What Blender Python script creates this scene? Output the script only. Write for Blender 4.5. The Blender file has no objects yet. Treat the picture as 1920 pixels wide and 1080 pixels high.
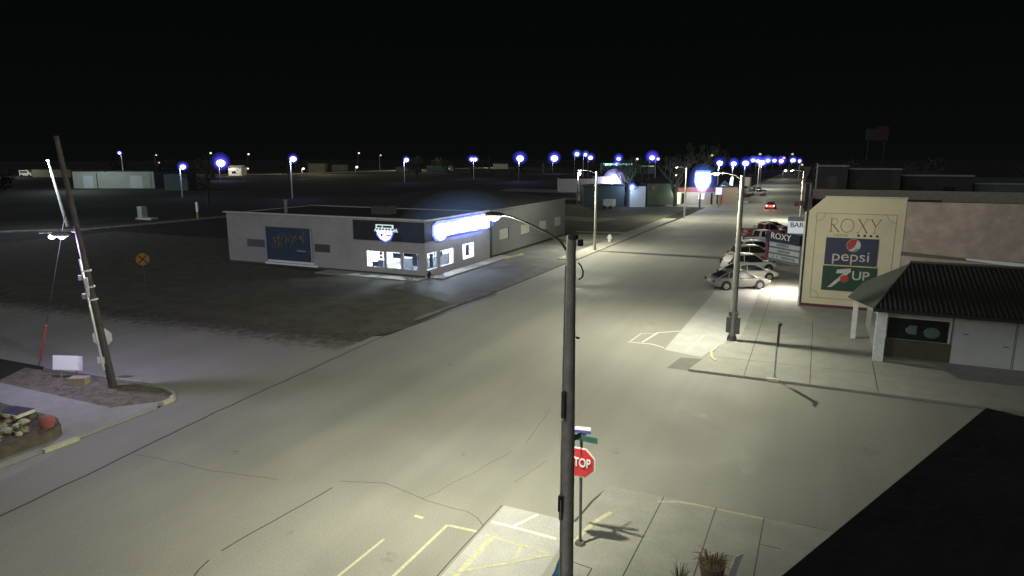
import bpy, bmesh, math, random
from mathutils import Vector, Matrix
random.seed(7)
sc = bpy.context.scene
COL = sc.collection
R = math.radians

# ------------------------------------------------------------------ materials
MATS = {}
def M(name, c, r=0.85, var=0.18, scale=4.0, bump=0.0, metal=0.0, spec=0.35):
    if name in MATS: return MATS[name]
    m = bpy.data.materials.new(name); m.use_nodes = True
    nt = m.node_tree; b = nt.nodes['Principled BSDF']
    b.inputs['Roughness'].default_value = r; b.inputs['Metallic'].default_value = metal
    b.inputs['Specular IOR Level'].default_value = spec
    tc = nt.nodes.new('ShaderNodeTexCoord'); n = nt.nodes.new('ShaderNodeTexNoise')
    n.inputs['Scale'].default_value = scale; n.inputs['Detail'].default_value = 6; n.inputs['Roughness'].default_value = 0.65
    nt.links.new(tc.outputs['Object'], n.inputs['Vector'])
    cr = nt.nodes.new('ShaderNodeValToRGB')
    cr.color_ramp.elements[0].position = 0.3; cr.color_ramp.elements[1].position = 0.7
    cr.color_ramp.elements[0].color = (*[max(0, x*(1-var)) for x in c], 1)
    cr.color_ramp.elements[1].color = (*[min(1, x*(1+var)) for x in c], 1)
    nt.links.new(n.outputs['Fac'], cr.inputs['Fac']); nt.links.new(cr.outputs['Color'], b.inputs['Base Color'])
    if bump:
        bp = nt.nodes.new('ShaderNodeBump'); bp.inputs['Strength'].default_value = bump; bp.inputs['Distance'].default_value = 0.02
        n2 = nt.nodes.new('ShaderNodeTexNoise'); n2.inputs['Scale'].default_value = scale*8; n2.inputs['Detail'].default_value = 4
        nt.links.new(tc.outputs['Object'], n2.inputs['Vector']); nt.links.new(n2.outputs['Fac'], bp.inputs['Height'])
        nt.links.new(bp.outputs['Normal'], b.inputs['Normal'])
    MATS[name] = m
    return m

def EM(name, c, s, sample=False):
    if name in MATS: return MATS[name]
    m = bpy.data.materials.new(name); m.use_nodes = True
    b = m.node_tree.nodes['Principled BSDF']
    b.inputs['Base Color'].default_value = (*[x*0.5 for x in c], 1)
    b.inputs['Emission Color'].default_value = (*c, 1); b.inputs['Emission Strength'].default_value = s
    m.cycles.emission_sampling = 'AUTO' if sample else 'NONE'
    MATS[name] = m
    return m

def GLOW(name, c, s):
    if name in MATS: return MATS[name]
    m = bpy.data.materials.new(name); m.use_nodes = True; n_ = m.node_tree; n_.nodes.clear()
    o = n_.nodes.new('ShaderNodeOutputMaterial'); e = n_.nodes.new('ShaderNodeEmission'); e.inputs['Color'].default_value = (*c, 1); e.inputs['Strength'].default_value = s
    n_.links.new(e.outputs[0], o.inputs['Volume']); m.cycles.emission_sampling = 'NONE'; m.cycles.homogeneous_volume = True
    MATS[name] = m
    return m

def GLASS(name, tint=(0.8, 0.85, 0.9), a=0.75):
    if name in MATS: return MATS[name]
    m = bpy.data.materials.new(name); m.use_nodes = True
    nt = m.node_tree; nt.nodes.clear()
    o = nt.nodes.new('ShaderNodeOutputMaterial'); t = nt.nodes.new('ShaderNodeBsdfTransparent'); g = nt.nodes.new('ShaderNodeBsdfGlossy')
    mx = nt.nodes.new('ShaderNodeMixShader'); mx.inputs[0].default_value = 0.07
    t.inputs['Color'].default_value = (*tint, 1); g.inputs['Roughness'].default_value = 0.03
    nt.links.new(t.outputs[0], mx.inputs[1]); nt.links.new(g.outputs[0], mx.inputs[2])
    nt.links.new(mx.outputs[0], o.inputs['Surface'])
    MATS[name] = m
    return m

def GROUND(name, c1, c2, scale, c3=None, streak=0.0, r=0.9, rvar=0.0, bump=0.3, contrast=(0.35, 0.65)):
    """mottled ground: fine grain, medium blotches, large stains, optional wear streaks along Y"""
    m = bpy.data.materials.new(name); m.use_nodes = True
    nt = m.node_tree; L = nt.links; b = nt.nodes['Principled BSDF']
    b.inputs['Specular IOR Level'].default_value = 0.3
    tc = nt.nodes.new('ShaderNodeTexCoord')
    def noise(s, det=6, vec=None, rough=0.6):
        n = nt.nodes.new('ShaderNodeTexNoise'); n.inputs['Scale'].default_value = s; n.inputs['Detail'].default_value = det
        n.inputs['Roughness'].default_value = rough
        L.new(vec or tc.outputs['Object'], n.inputs['Vector']); return n.outputs['Fac']
    def ramp(f, a, z, ca, cb):
        q = nt.nodes.new('ShaderNodeValToRGB'); q.color_ramp.elements[0].position = a; q.color_ramp.elements[1].position = z
        q.color_ramp.elements[0].color = (*ca, 1); q.color_ramp.elements[1].color = (*cb, 1); L.new(f, q.inputs['Fac']); return q.outputs['Color']
    base = ramp(noise(scale), contrast[0], contrast[1], c1, c2)
    fine = ramp(noise(22, 8, rough=0.8), 0.3, 0.72, (0.66,)*3, (1.28,)*3)
    big = ramp(noise(0.09, 4), 0.3, 0.7, (0.93,)*3, (1.05,)*3)
    def mul(a, b_):
        x = nt.nodes.new('ShaderNodeMix'); x.data_type = 'RGBA'; x.blend_type = 'MULTIPLY'; x.inputs['Factor'].default_value = 1
        L.new(a, x.inputs['A']); L.new(b_, x.inputs['B']); return x.outputs['Result']
    col = mul(mul(base, fine), big)
    if c3:
        x = nt.nodes.new('ShaderNodeMix'); x.data_type = 'RGBA'
        L.new(ramp(noise(scale*2.7, 8), 0.52, 0.62, (0, 0, 0), (1, 1, 1)), x.inputs['Factor']); L.new(col, x.inputs['A']); x.inputs['B'].default_value = (*c3, 1)
        col = x.outputs['Result']
    if streak:
        mp = nt.nodes.new('ShaderNodeMapping'); mp.inputs['Scale'].default_value = (0.42, 0.018, 1)
        L.new(tc.outputs['Object'], mp.inputs['Vector'])
        col = mul(col, ramp(noise(1.0, 3, mp.outputs['Vector']), 0.36, 0.64, (1-streak,)*3, (1+streak,)*3))
    L.new(col, b.inputs['Base Color'])
    if rvar:
        rr = nt.nodes.new('ShaderNodeMapRange'); rr.inputs['From Min'].default_value = 0.35; rr.inputs['From Max'].default_value = 0.65
        rr.inputs['To Min'].default_value = r-rvar; rr.inputs['To Max'].default_value = r+rvar
        L.new(noise(0.35, 4), rr.inputs['Value']); L.new(rr.outputs[0], b.inputs['Roughness'])
    else: b.inputs['Roughness'].default_value = r
    bp = nt.nodes.new('ShaderNodeBump'); bp.inputs['Strength'].default_value = bump; bp.inputs['Distance'].default_value = 0.02
    L.new(noise(30, 6), bp.inputs['Height']); L.new(bp.outputs['Normal'], b.inputs['Normal'])
    MATS[name] = m
    return m

def BRICK(name, c1, c2, mortar, scale=1.0, bw=0.4, rh=0.2, ms=0.012):
    m = bpy.data.materials.new(name); m.use_nodes = True
    nt = m.node_tree; L = nt.links; b = nt.nodes['Principled BSDF']; b.inputs['Roughness'].default_value = 0.9
    tc = nt.nodes.new('ShaderNodeTexCoord'); sp = nt.nodes.new('ShaderNodeSeparateXYZ'); cb = nt.nodes.new('ShaderNodeCombineXYZ'); ad = nt.nodes.new('ShaderNodeMath')
    L.new(tc.outputs['Object'], sp.inputs[0]); L.new(sp.outputs[0], ad.inputs[0]); L.new(sp.outputs[1], ad.inputs[1])
    L.new(ad.outputs[0], cb.inputs[0]); L.new(sp.outputs[2], cb.inputs[1])
    t = nt.nodes.new('ShaderNodeTexBrick'); t.inputs['Scale'].default_value = scale
    t.inputs['Color1'].default_value = (*c1, 1); t.inputs['Color2'].default_value = (*c2, 1); t.inputs['Mortar'].default_value = (*mortar, 1)
    t.inputs['Brick Width'].default_value = bw; t.inputs['Row Height'].default_value = rh; t.inputs['Mortar Size'].default_value = ms
    L.new(cb.outputs[0], t.inputs['Vector'])
    n = nt.nodes.new('ShaderNodeTexNoise'); n.inputs['Scale'].default_value = 1.3; n.inputs['Detail'].default_value = 6; L.new(tc.outputs['Object'], n.inputs['Vector'])
    q = nt.nodes.new('ShaderNodeValToRGB'); q.color_ramp.elements[0].position = .3; q.color_ramp.elements[1].position = .7
    q.color_ramp.elements[0].color = (.78, .78, .78, 1); q.color_ramp.elements[1].color = (1.1, 1.1, 1.1, 1); L.new(n.outputs['Fac'], q.inputs['Fac'])
    x = nt.nodes.new('ShaderNodeMix'); x.data_type = 'RGBA'; x.blend_type = 'MULTIPLY'; x.inputs['Factor'].default_value = 1
    L.new(t.outputs['Color'], x.inputs['A']); L.new(q.outputs['Color'], x.inputs['B']); L.new(x.outputs['Result'], b.inputs['Base Color'])
    MATS[name] = m
    return m

# ------------------------------------------------------------------ mesh helpers
class MB:
    def __init__(s): s.v = []; s.f = []
    def add(s, vs, fs):
        o = len(s.v); s.v += [tuple(v) for v in vs]; s.f += [tuple(i+o for i in f) for f in fs]; return s
    def box(s, x0, x1, y0, y1, z0, z1):
        x0, x1 = sorted((x0, x1)); y0, y1 = sorted((y0, y1)); z0, z1 = sorted((z0, z1))
        return s.add([(x0,y0,z0),(x1,y0,z0),(x1,y1,z0),(x0,y1,z0),(x0,y0,z1),(x1,y0,z1),(x1,y1,z1),(x0,y1,z1)],
                     [(0,3,2,1),(4,5,6,7),(0,1,5,4),(1,2,6,5),(2,3,7,6),(3,0,4,7)])
    def obox(s, c, size, rz=0, rx=0):
        mt = Matrix.Translation(c) @ Matrix.Rotation(rz, 4, 'Z') @ Matrix.Rotation(rx, 4, 'X')
        a, b, d = [q/2 for q in size]
        vs = [mt @ Vector(p) for p in [(-a,-b,-d),(a,-b,-d),(a,b,-d),(-a,b,-d),(-a,-b,d),(a,-b,d),(a,b,d),(-a,b,d)]]
        return s.add(vs, [(0,3,2,1),(4,5,6,7),(0,1,5,4),(1,2,6,5),(2,3,7,6),(3,0,4,7)])
    def tube(s, pts, rad, n=8, cap=True):
        pts = [Vector(p) for p in pts]; rs = rad if isinstance(rad, (list, tuple)) else [rad]*len(pts)
        o = len(s.v); ref = None
        for i, p in enumerate(pts):
            d = (pts[min(i+1, len(pts)-1)] - pts[max(i-1, 0)]).normalized()
            if ref is None: ref = Vector((1, 0, 0)) if abs(d.x) < 0.9 else Vector((0, 1, 0))
            u = (ref - d*ref.dot(d)).normalized(); w = d.cross(u); ref = u
            for k in range(n):
                a = 2*math.pi*k/n; s.v.append(tuple(p + (u*math.cos(a) + w*math.sin(a))*rs[i]))
        for i in range(len(pts)-1):
            for k in range(n):
                a = o+i*n+k; b = o+i*n+(k+1) % n
                s.f.append((a, b, b+n, a+n))
        if cap:
            s.f.append(tuple(o+k for k in reversed(range(n)))); e = o+(len(pts)-1)*n; s.f.append(tuple(e+k for k in range(n)))
        return s
    def prism(s, pts, z0, z1):
        n = len(pts)
        ar = sum(pts[i][0]*pts[(i+1) % n][1]-pts[(i+1) % n][0]*pts[i][1] for i in range(n))
        if ar < 0: pts = pts[::-1]
        return s.add([(x, y, z0) for x, y in pts]+[(x, y, z1) for x, y in pts],
                     [tuple(reversed(range(n))), tuple(range(n, 2*n))]+[(i, (i+1) % n, (i+1) % n+n, i+n) for i in range(n)])
    def wprism(s, pts, y0, y1):
        """outline in XZ, extruded in Y"""
        n = len(pts)
        ar = sum(pts[i][0]*pts[(i+1) % n][1]-pts[(i+1) % n][0]*pts[i][1] for i in range(n))
        if ar < 0: pts = pts[::-1]
        return s.add([(x, y0, z) for x, z in pts]+[(x, y1, z) for x, z in pts],
                     [tuple(range(n)), tuple(reversed(range(n, 2*n)))]+[(i+n, (i+1) % n+n, (i+1) % n, i) for i in range(n)])
    def flat(s, pts, z):
        n = len(pts)
        ar = sum(pts[i][0]*pts[(i+1) % n][1]-pts[(i+1) % n][0]*pts[i][1] for i in range(n))
        if ar < 0: pts = pts[::-1]
        return s.add([(x, y, z) for x, y in pts], [tuple(range(n))])
    def strip(s, pts, w, z):
        """painted line along a polyline, mitred"""
        pts = [Vector((p[0], p[1])) for p in pts]; a = []; b = []
        for i, p in enumerate(pts):
            d = (pts[min(i+1, len(pts)-1)]-pts[max(i-1, 0)]).normalized(); n = Vector((-d.y, d.x))*w/2
            a.append(p+n); b.append(p-n)
        for i in range(len(pts)-1):
            s.add([(b[i].x, b[i].y, z), (b[i+1].x, b[i+1].y, z), (a[i+1].x, a[i+1].y, z), (a[i].x, a[i].y, z)], [(0, 1, 2, 3)])
        return s
    def kerb(s, pts, w, z0, z1):
        pts = [Vector((p[0], p[1])) for p in pts]; o = len(s.v)
        for i, p in enumerate(pts):
            d = (pts[min(i+1, len(pts)-1)]-pts[max(i-1, 0)]).normalized(); n = Vector((-d.y, d.x))*w/2
            s.v += [(p.x-n.x, p.y-n.y, z0), (p.x+n.x, p.y+n.y, z0), (p.x+n.x*.85, p.y+n.y*.85, z1), (p.x-n.x*.85, p.y-n.y*.85, z1)]
        for i in range(len(pts)-1):
            a = o+i*4; b = a+4
            for k in range(4): s.f.append((a+k, b+k, b+(k+1) % 4, a+(k+1) % 4))
        s.f.append((o, o+1, o+2, o+3)); e = o+(len(pts)-1)*4; s.f.append((e+3, e+2, e+1, e))
        return s
    def ball(s, c, r, seg=12, ring=8, sq=(1, 1, 1)):
        o = len(s.v); c = Vector(c)
        for i in range(ring+1):
            t = math.pi*i/ring
            for k in range(seg):
                a = 2*math.pi*k/seg
                s.v.append((c.x+r*sq[0]*math.sin(t)*math.cos(a), c.y+r*sq[1]*math.sin(t)*math.sin(a), c.z+r*sq[2]*math.cos(t)))
        for i in range(ring):
            for k in range(seg):
                a = o+i*seg+k; b = o+i*seg+(k+1) % seg
                s.f.append((a, a+seg, b+seg, b))
        return s
    def wall(s, axis, p0, p1, u0, u1, z0, z1, holes=()):
        """wall slab with rectangular openings; axis 'x': runs along X, thickness y p0..p1"""
        us = sorted({u0, u1, *[q for h in holes for q in h[:2]]}); zs = sorted({z0, z1, *[q for h in holes for q in h[2:]]})
        for i in range(len(us)-1):
            run = None
            for j in range(len(zs)-1):
                cu = (us[i]+us[i+1])/2; cz = (zs[j]+zs[j+1])/2
                hole = any(h[0] < cu < h[1] and h[2] < cz < h[3] for h in holes)
                if not hole:
                    if axis == 'x': s.box(us[i], us[i+1], p0, p1, zs[j], zs[j+1])
                    else: s.box(p0, p1, us[i], us[i+1], zs[j], zs[j+1])
        return s
    def build(s, name, mat, parent=None, smooth=False, org=None):
        o = ORG.get(parent.name, (0, 0, 0)) if (parent and org is None) else (org or (0, 0, 0))
        me = bpy.data.meshes.new(name)
        me.from_pydata([(v[0]-o[0], v[1]-o[1], v[2]-o[2]) for v in s.v], [], s.f); me.update()
        if smooth:
            me.polygons.foreach_set('use_smooth', [True]*len(me.polygons))
            try: me.set_sharp_from_angle(angle=R(40))
            except Exception: pass
        me.materials.append(mat)
        ob = bpy.data.objects.new(name, me); COL.objects.link(ob)
        if parent: ob.parent = parent; ORG[ob.name] = o
        return ob
ORG = {}

def tag(o, label=None, cat=None, group=None, kind=None):
    if label: o['label'] = label
    if cat: o['category'] = cat
    if group: o['group'] = group
    if kind: o['kind'] = kind
    return o
def thing(name, label, cat, loc=(0, 0, 0), rz=0, group=None):
    o = bpy.data.objects.new(name, None); COL.objects.link(o); o.location = loc; o.rotation_euler = (0, 0, rz)
    ORG[o.name] = tuple(loc) if rz == 0 else (0, 0, 0)
    o.empty_display_size = 0.3
    return tag(o, label, cat, group)
def struct(name, mb, mat): return tag(mb.build(name, mat), kind='structure')
def copy_tree(o, parent=None):
    c = o.copy(); COL.objects.link(c); c.parent = parent
    for ch in [q for q in bpy.data.objects if q.parent == o]: copy_tree(ch, c)
    return c

def text(name, s, size, mat, loc, rz, parent, sx=1.0, ext=0.012, bold=0.0, rx=90):
    cu = bpy.data.curves.new(name, 'FONT'); cu.body = s; cu.size = size; cu.extrude = ext; cu.align_x = 'CENTER'; cu.align_y = 'CENTER'; cu.offset = bold
    tmp = bpy.data.objects.new(name+'_src', cu); COL.objects.link(tmp)
    dg = bpy.context.evaluated_depsgraph_get()
    me = bpy.data.meshes.new_from_object(tmp.evaluated_get(dg)); bpy.data.objects.remove(tmp)
    me.materials.clear(); me.materials.append(mat)
    mt = Matrix.Rotation(R(rz), 4, 'Z') @ Matrix.Rotation(R(rx), 4, 'X') @ Matrix.Diagonal((sx, 1, 1, 1))
    o = ORG.get(parent.name, (0, 0, 0)) if parent else (0, 0, 0)
    me.transform(Matrix.Translation((loc[0]-o[0], loc[1]-o[1], loc[2]-o[2])) @ mt)
    ob = bpy.data.objects.new(name, me); COL.objects.link(ob)
    if parent: ob.parent = parent; ORG[ob.name] = o
    return ob

def lamp(name, kind, loc, power, color, size=0.15, aim=None, angle=150, blend=1.0):
    ld = bpy.data.lights.new(name, kind); ld.energy = power; ld.color = color
    if kind != 'AREA': ld.shadow_soft_size = size
    if kind == 'SPOT': ld.spot_size = R(angle); ld.spot_blend = blend
    if kind == 'AREA': ld.size = size
    lo = bpy.data.objects.new(name, ld); COL.objects.link(lo); lo.location = loc
    if aim is not None: lo.rotation_euler = (Vector(aim)-Vector(loc)).to_track_quat('-Z', 'Y').to_euler()
    return lo

# lamp powers (W)
LP1, LP2, LP3, LP4, LPV, LPS, LPE, LPM = 9300, 8200, 8500, 6000, 750, 1900, 85, 1200
SUNE = 0.68; SPILL = 0.22
LCOL = (1.0, 0.985, 0.76); AIM1 = (-17, 21.5, 0); TILT2 = (-6.5, -6)

# ------------------------------------------------------------------ common materials
STEEL = M('weathered_steel', (0.25, 0.25, 0.23), 0.6, 0.2, 6, metal=0.3)
POLEWOOD = M('pole_wood', (0.50, 0.47, 0.40), 0.85, 0.3, 3, bump=0.4)
DARKPOLE = M('dark_pole', (0.10, 0.095, 0.085), 0.6, 0.25, 5, metal=0.2)
CONC = GROUND('concrete', (0.25, 0.25, 0.225), (0.30, 0.297, 0.265), 1.1, r=0.85, bump=0.25)
CONCL = GROUND('pale_concrete', (0.33, 0.33, 0.32), (0.385, 0.385, 0.37), 0.9, r=0.85, bump=0.2)
ASPH = GROUND('asphalt', (0.218, 0.214, 0.19), (0.25, 0.245, 0.218), 0.35, streak=0.075, r=0.72, rvar=0.10, bump=0.35)
ASPH2 = GROUND('old_asphalt', (0.075, 0.077, 0.08), (0.12, 0.12, 0.12), 0.6, r=0.8, rvar=0.06, bump=0.4)
LOT = GROUND('dead_grass_lot', (0.058, 0.057, 0.041), (0.105, 0.097, 0.072), 0.7, c3=(0.09, 0.082, 0.065), r=0.95, bump=0.8)
DIRT = GROUND('dark_dirt_ground', (0.012, 0.013, 0.010), (0.028, 0.027, 0.020), 0.06, r=0.95, bump=0.5)
WHITEP = M('white_paint', (0.6, 0.6, 0.56), 0.7, 0.1, 3)
DARK = M('dark_paint', (0.018, 0.018, 0.022), 0.6, 0.3, 4)
BLACKROOF = M('black_roofing', (0.02, 0.02, 0.02), 0.9, 0.4, 2, bump=0.5)
YELLOW = M('worn_yellow_paint', (0.41, 0.40, 0.27), 0.8, 0.22, 9)
PWHITE = M('worn_white_paint', (0.62, 0.61, 0.5), 0.8, 0.18, 9)
RUB = M('tyre_rubber', (0.02, 0.02, 0.02), 0.8, 0.2, 6)
RIM = M('wheel_rim', (0.45, 0.45, 0.46), 0.35, 0.1, 6, metal=0.7)
CGLASS = M('car_glass', (0.012, 0.014, 0.02), 0.28, 0.1, 2, spec=0.45)

# ------------------------------------------------------------------ world
w = bpy.data.worlds.new('World'); sc.world = w; w.use_nodes = True
nt = w.node_tree; bg = nt.nodes['Background']
sky = nt.nodes.new('ShaderNodeTexSky'); sky.sky_type = 'NISHITA'; sky.sun_disc = False; sky.sun_elevation = R(-9); sky.sun_rotation = R(200)
hs = nt.nodes.new('ShaderNodeMix'); hs.data_type = 'RGBA'; hs.blend_type = 'ADD'; hs.inputs['Factor'].default_value = 1
nt.links.new(sky.outputs[0], hs.inputs['A']); hs.inputs['B'].default_value = (0.026, 0.036, 0.037, 1)
tcw = nt.nodes.new('ShaderNodeTexCoord'); sx_ = nt.nodes.new('ShaderNodeSeparateXYZ'); rw = nt.nodes.new('ShaderNodeValToRGB')
nt.links.new(tcw.outputs['Generated'], sx_.inputs[0]); nt.links.new(sx_.outputs[2], rw.inputs['Fac'])
rw.color_ramp.elements[0].position = 0.0; rw.color_ramp.elements[0].color = (.048, .058, .056, 1); rw.color_ramp.elements[1].position = .16; rw.color_ramp.elements[1].color = (.026, .034, .036, 1)
nt.links.new(rw.outputs['Color'], hs.inputs['B'])
nt.links.new(hs.outputs['Result'], bg.inputs['Color']); bg.inputs['Strength'].default_value = 0.06

# ------------------------------------------------------------------ camera
cd = bpy.data.cameras.new('camera'); cam = bpy.data.objects.new('camera', cd); COL.objects.link(cam); sc.camera = cam
cam.location = (0, 0, 10); cam.rotation_euler = (R(90-11.13), 0, R(24.24)); cd.sensor_width = 36; cd.lens = 1237/1920*36
cd.clip_start = 0.1; cd.clip_end = 6000
sc.view_settings.view_transform = 'Standard'; sc.view_settings.look = 'None'; sc.view_settings.exposure = 0; sc.view_settings.gamma = 1
sc.cycles.use_denoising = True
sc.cycles.max_bounces = 6; sc.cycles.diffuse_bounces = 2; sc.cycles.glossy_bounces = 3; sc.cycles.transparent_max_bounces = 40; sc.cycles.volume_bounces = 0
sc.cycles.sample_clamp_indirect = 4

# ================================================================== GROUND
struct('ground', MB().flat([(-2500, -300), (2500, -300), (2500, 4000), (-2500, 4000)], -0.012), DIRT)
# main street, widening a little to the west beyond the crossing, and the side street
struct('main_street', MB().flat([(-23.5, -20), (-4.8, -20), (-4.8, 18.4), (-4.6, 31), (-3.0, 38.5), (-2.8, 900), (-19.5, 900), (-19.8, 113), (-20.6, 90), (-21.4, 34), (-21.6, 30.5), (-22.6, 29.7), (-25, 29.4), (-25, 19), (-23.9, 18.2), (-23.5, 17)], 0.0), ASPH)
struct('side_street_east', MB().flat([(-4.9, 18.4), (60, 18.4), (60, 31.0), (-4.7, 31.0)], -0.005), ASPH)
struct('side_street_west', MB().flat([(-24.5, 18.7), (-24.5, 29.8), (-33, 29.6), (-60, 28.0), (-140, 27.2), (-140, 17.5), (-60, 18.0), (-30, 18.9)], -0.005), ASPH)
struct('vacant_lot_ground', MB().flat([(-21.5, 32.4), (-21.9, 31.0)]+[(-22.4-k*.62, 30.1+.35*math.sin(k*.7)+random.uniform(-.16, .16)-k*.028) for k in range(60)]+[(-60, 28.1), (-88, 28), (-88, 61), (-52, 61), (-52, 47), (-21.4, 45.5)], 0.002), LOT)
struct('forecourt', MB().flat([(-29.2, 42.5), (-21.4, 39), (-21.2, 62), (-20.9, 84), (-29.0, 84), (-29.2, 60)], 0.006), ASPH2)
struct('shop_path', MB().box(-29.0, -27.6, 47.2, 61.5, -0.01, 0.12).box(-39.5, -29.0, 45.3, 47.05, -0.01, 0.10), CONC)
# east side: flush parking apron, raised pavements
struct('parking_apron', MB().flat([(-7.55, -20), (-5.1, -20), (-5.05, 16.1), (-7.5, 16.1)], 0.005).flat([(-6.5, 34.2), (-4.5, 33.6), (-4.0, 36), (-3.0, 38.7), (-2.9, 120), (-5.9, 120), (-6.2, 48.6)], 0.005), CONCL)
struct('pavement', MB()
       .prism([(-5.3, -20), (12, -20), (12, 18.35), (-5.0, 18.35), (-5.22, 16.0)], -0.01, 0.10)
       .prism([(-4.7, 31.05), (30, 31.05), (30, 36.8), (4, 48.4), (-0.2, 48.4), (-0.2, 300), (-2.9, 300), (-3.0, 38.5), (-3.8, 36), (-4.15, 34)], -0.01, 0.10), CONC)
struct('west_pavement', MB()
       .prism([(-23.55, -20), (-23.55, 17.2), (-24.0, 17.6), (-25.2, 16.35), (-33, 16.35), (-60, 16.1), (-60, 14.2), (-30, 14.2), (-24.8, 14.2), (-24.6, -20)], -0.01, 0.10)
       .prism([(-22.9, 62), (-20.9, 62), (-20.3, 112), (-22.4, 112)], -0.01, 0.08), CONC)
struct('gutter', MB().flat([(-23.5, -20), (-22.6, -20), (-22.7, 11.5), (-22.95, 12.6), (-23.5, 13.4)], 0.005), CONC)
struct('corner_verge', MB().prism([(-25.2, 16.4), (-24.0, 17.6), (-23.9, 18.1), (-24.4, 18.5), (-25.4, 18.8), (-27.3, 18.8), (-34, 18.2), (-33, 16.4)], -0.01, 0.07), GROUND('verge_soil', (0.09, 0.085, 0.06), (0.17, 0.155, 0.115), 2.2, c3=(0.2, 0.17, 0.13), bump=1.0))
tag(MB().kerb([(-33, 18.5), (-27.3, 18.95), (-25.5, 18.95), (-24.4, 18.65), (-23.8, 18.2), (-23.75, 17.6), (-24.0, 17.45)], 0.16, -0.01, 0.13).build('corner_kerb', CONC), kind='structure')
struct('yellow_kerb_paint', MB().kerb([(-23.5, 12.75), (-23.5, 13.95)], 0.22, 0.0, 0.125).kerb([(-24.05, 18.3), (-23.78, 18.05), (-23.74, 17.6)], 0.19, 0.0, 0.145)
       .kerb([(-27.55, 59.5), (-27.3, 63.4)], 0.2, 0.0, 0.16).kerb([(-1.2, 31.1), (-0.7, 31.1)], 0.22, 0.0, 0.13), YELLOW)
# paint
mk = MB()
mk.strip([(-8.6, 10.5), (-8.5, 14.5)], 0.09, 0.004).strip([(-9.85, 10), (-9.7, 13.2)], 0.08, 0.004).strip([(-9.6, 14.55), (-9.3, 14.53)], 0.12, 0.004).strip([(-8.45, 14.5), (-7.6, 14.55)], 0.1, 0.004)
mk.strip([(-7.35, 14.5), (-5.45, 14.4)], 0.08, 0.009).strip([(-7.25, 10.5), (-7.1, 14.4)], 0.16, 0.009).strip([(-6.2, 14.45), (-6.15, 13.8)], 0.09, 0.012).strip([(-7.4, 12.6), (-6.2, 13.6), (-5.4, 14.35)], 0.09, 0.015)
mk.strip([(-3.4, 18.0), (-2.9, 18.22), (-2.4, 18.28), (-1.8, 18.27)], 0.10, 0.104).strip([(-1.75, 18.27), (-0.5, 18.27)], 0.10, 0.104)
mk.strip([(-4.5, 16.85), (-4.75, 16.2), (-4.9, 15.5), (-4.95, 14.9)], 0.13, 0.104)
mk.strip([(-4.75, 13.2), (-3.2, 13.3)], 0.07, 0.104)
struct('yellow_road_markings', mk, YELLOW)
mk = MB().strip([(-7.45, 15.15), (-6.7, 15.15), (-5.5, 15.1)], 0.10, 0.009).strip([(-6.8, 15.18), (-6.4, 16.05)], 0.09, 0.012)
mk.strip([(-8.65, 34.85), (-7.3, 34.95), (-6.6, 34.55)], 0.08, 0.004).strip([(-7.9, 35.1), (-7.55, 37.5), (-6.45, 38.4)], 0.09, 0.007).strip([(-8.55, 35), (-8.4, 36.9), (-7.6, 37.2)], 0.05, 0.0055)
mk.strip([(-5.4, 34.3), (-5.0, 38)], 0.06, 0.009)
struct('white_road_markings', mk, PWHITE)
tag(MB().kerb([(-3.95, 35.5), (-4.12, 34.4), (-3.95, 33.4), (-3.7, 32.9)], 0.16, 0.0, 0.135).build('yellow_kerb_end', YELLOW), kind='structure')
# joints and sealed cracks
jn = MB()
for a, b in [((-3.3, 18.34), (-3.6, 8)), ((-1.8, 18.34), (-1.95, 10)), ((-0.5, 18.34), (-0.65, 8)), ((-0.5, 16.9), (0.0, 16.9)), ((-5.0, 14.2), (-4.2, 14.1)), ((-4.2, 14.1), (-4.25, 8)),
             ((3.3, 31.1), (3.4, 36)), ((0.6, 31.1), (0.7, 44)), ((-4.1, 33.6), (3.4, 33.9)), ((-2.2, 31.1), (-2.1, 60)), ((-3, 40), (0, 40)), ((-3, 44), (0, 44.2))]:
    jn.strip([a, b], 0.03, 0.104)
struct('pavement_joints', jn, DARK)
ck = MB()
def crack(pts, wd, z=0.003, jit=0.05):
    out = []
    for (a, b) in zip(pts[:-1], pts[1:]):
        n = max(2, int(math.dist(a, b)/0.5))
        for i in range(n):
            t = i/n; out.append((a[0]+(b[0]-a[0])*t+random.uniform(-jit, jit), a[1]+(b[1]-a[1])*t+random.uniform(-jit, jit)))
    out.append(pts[-1]); ck.strip(out, wd, z)
crack([(-20.3, 9.0), (-20.6, 13), (-21.1, 17.8), (-21.5, 26), (-21.9, 34.5)], 0.085, jit=0.03)
crack([(-13.25, 11.0), (-13.0, 13.1), (-12.8, 14.9)], 0.045, jit=0.03)
crack([(-12.95, 9.8), (-13.2, 10.6)], 0.04)
crack([(-20.6, 14.0), (-17, 14.2), (-14.7, 14.6)], 0.018)
crack([(-12.8, 15.3), (-11.5, 15.8), (-10.2, 15.5), (-9.4, 15.35), (-8.3, 15.4), (-7.6, 14.9)], 0.02)
crack([(-9.9, 15.4), (-9.3, 17.5), (-8.8, 19.5)], 0.014, z=0.0035)
crack([(-8.6, 20.4), (-8.9, 23.3)], 0.015)
crack([(-7.8, 17.5), (-7.4, 19.4)], 0.014)
crack([(-5.35, 16.0), (-5.2, 17.4), (-5.0, 18.45), (-2, 18.5), (2, 18.5)], 0.07, jit=0.02)
crack([(-7.6, 12.0), (-7.57, 16.1)], 0.03, jit=0.01)
struct('sealed_road_cracks', ck, M('crack_sealant', (0.035, 0.034, 0.032), 0.7, 0.3, 3))
scat = GROUND('scattered_dirt', (0.058, 0.057, 0.041), (0.105, 0.097, 0.072), 0.7, c3=(0.09, 0.082, 0.065), bump=0.8)
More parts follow.
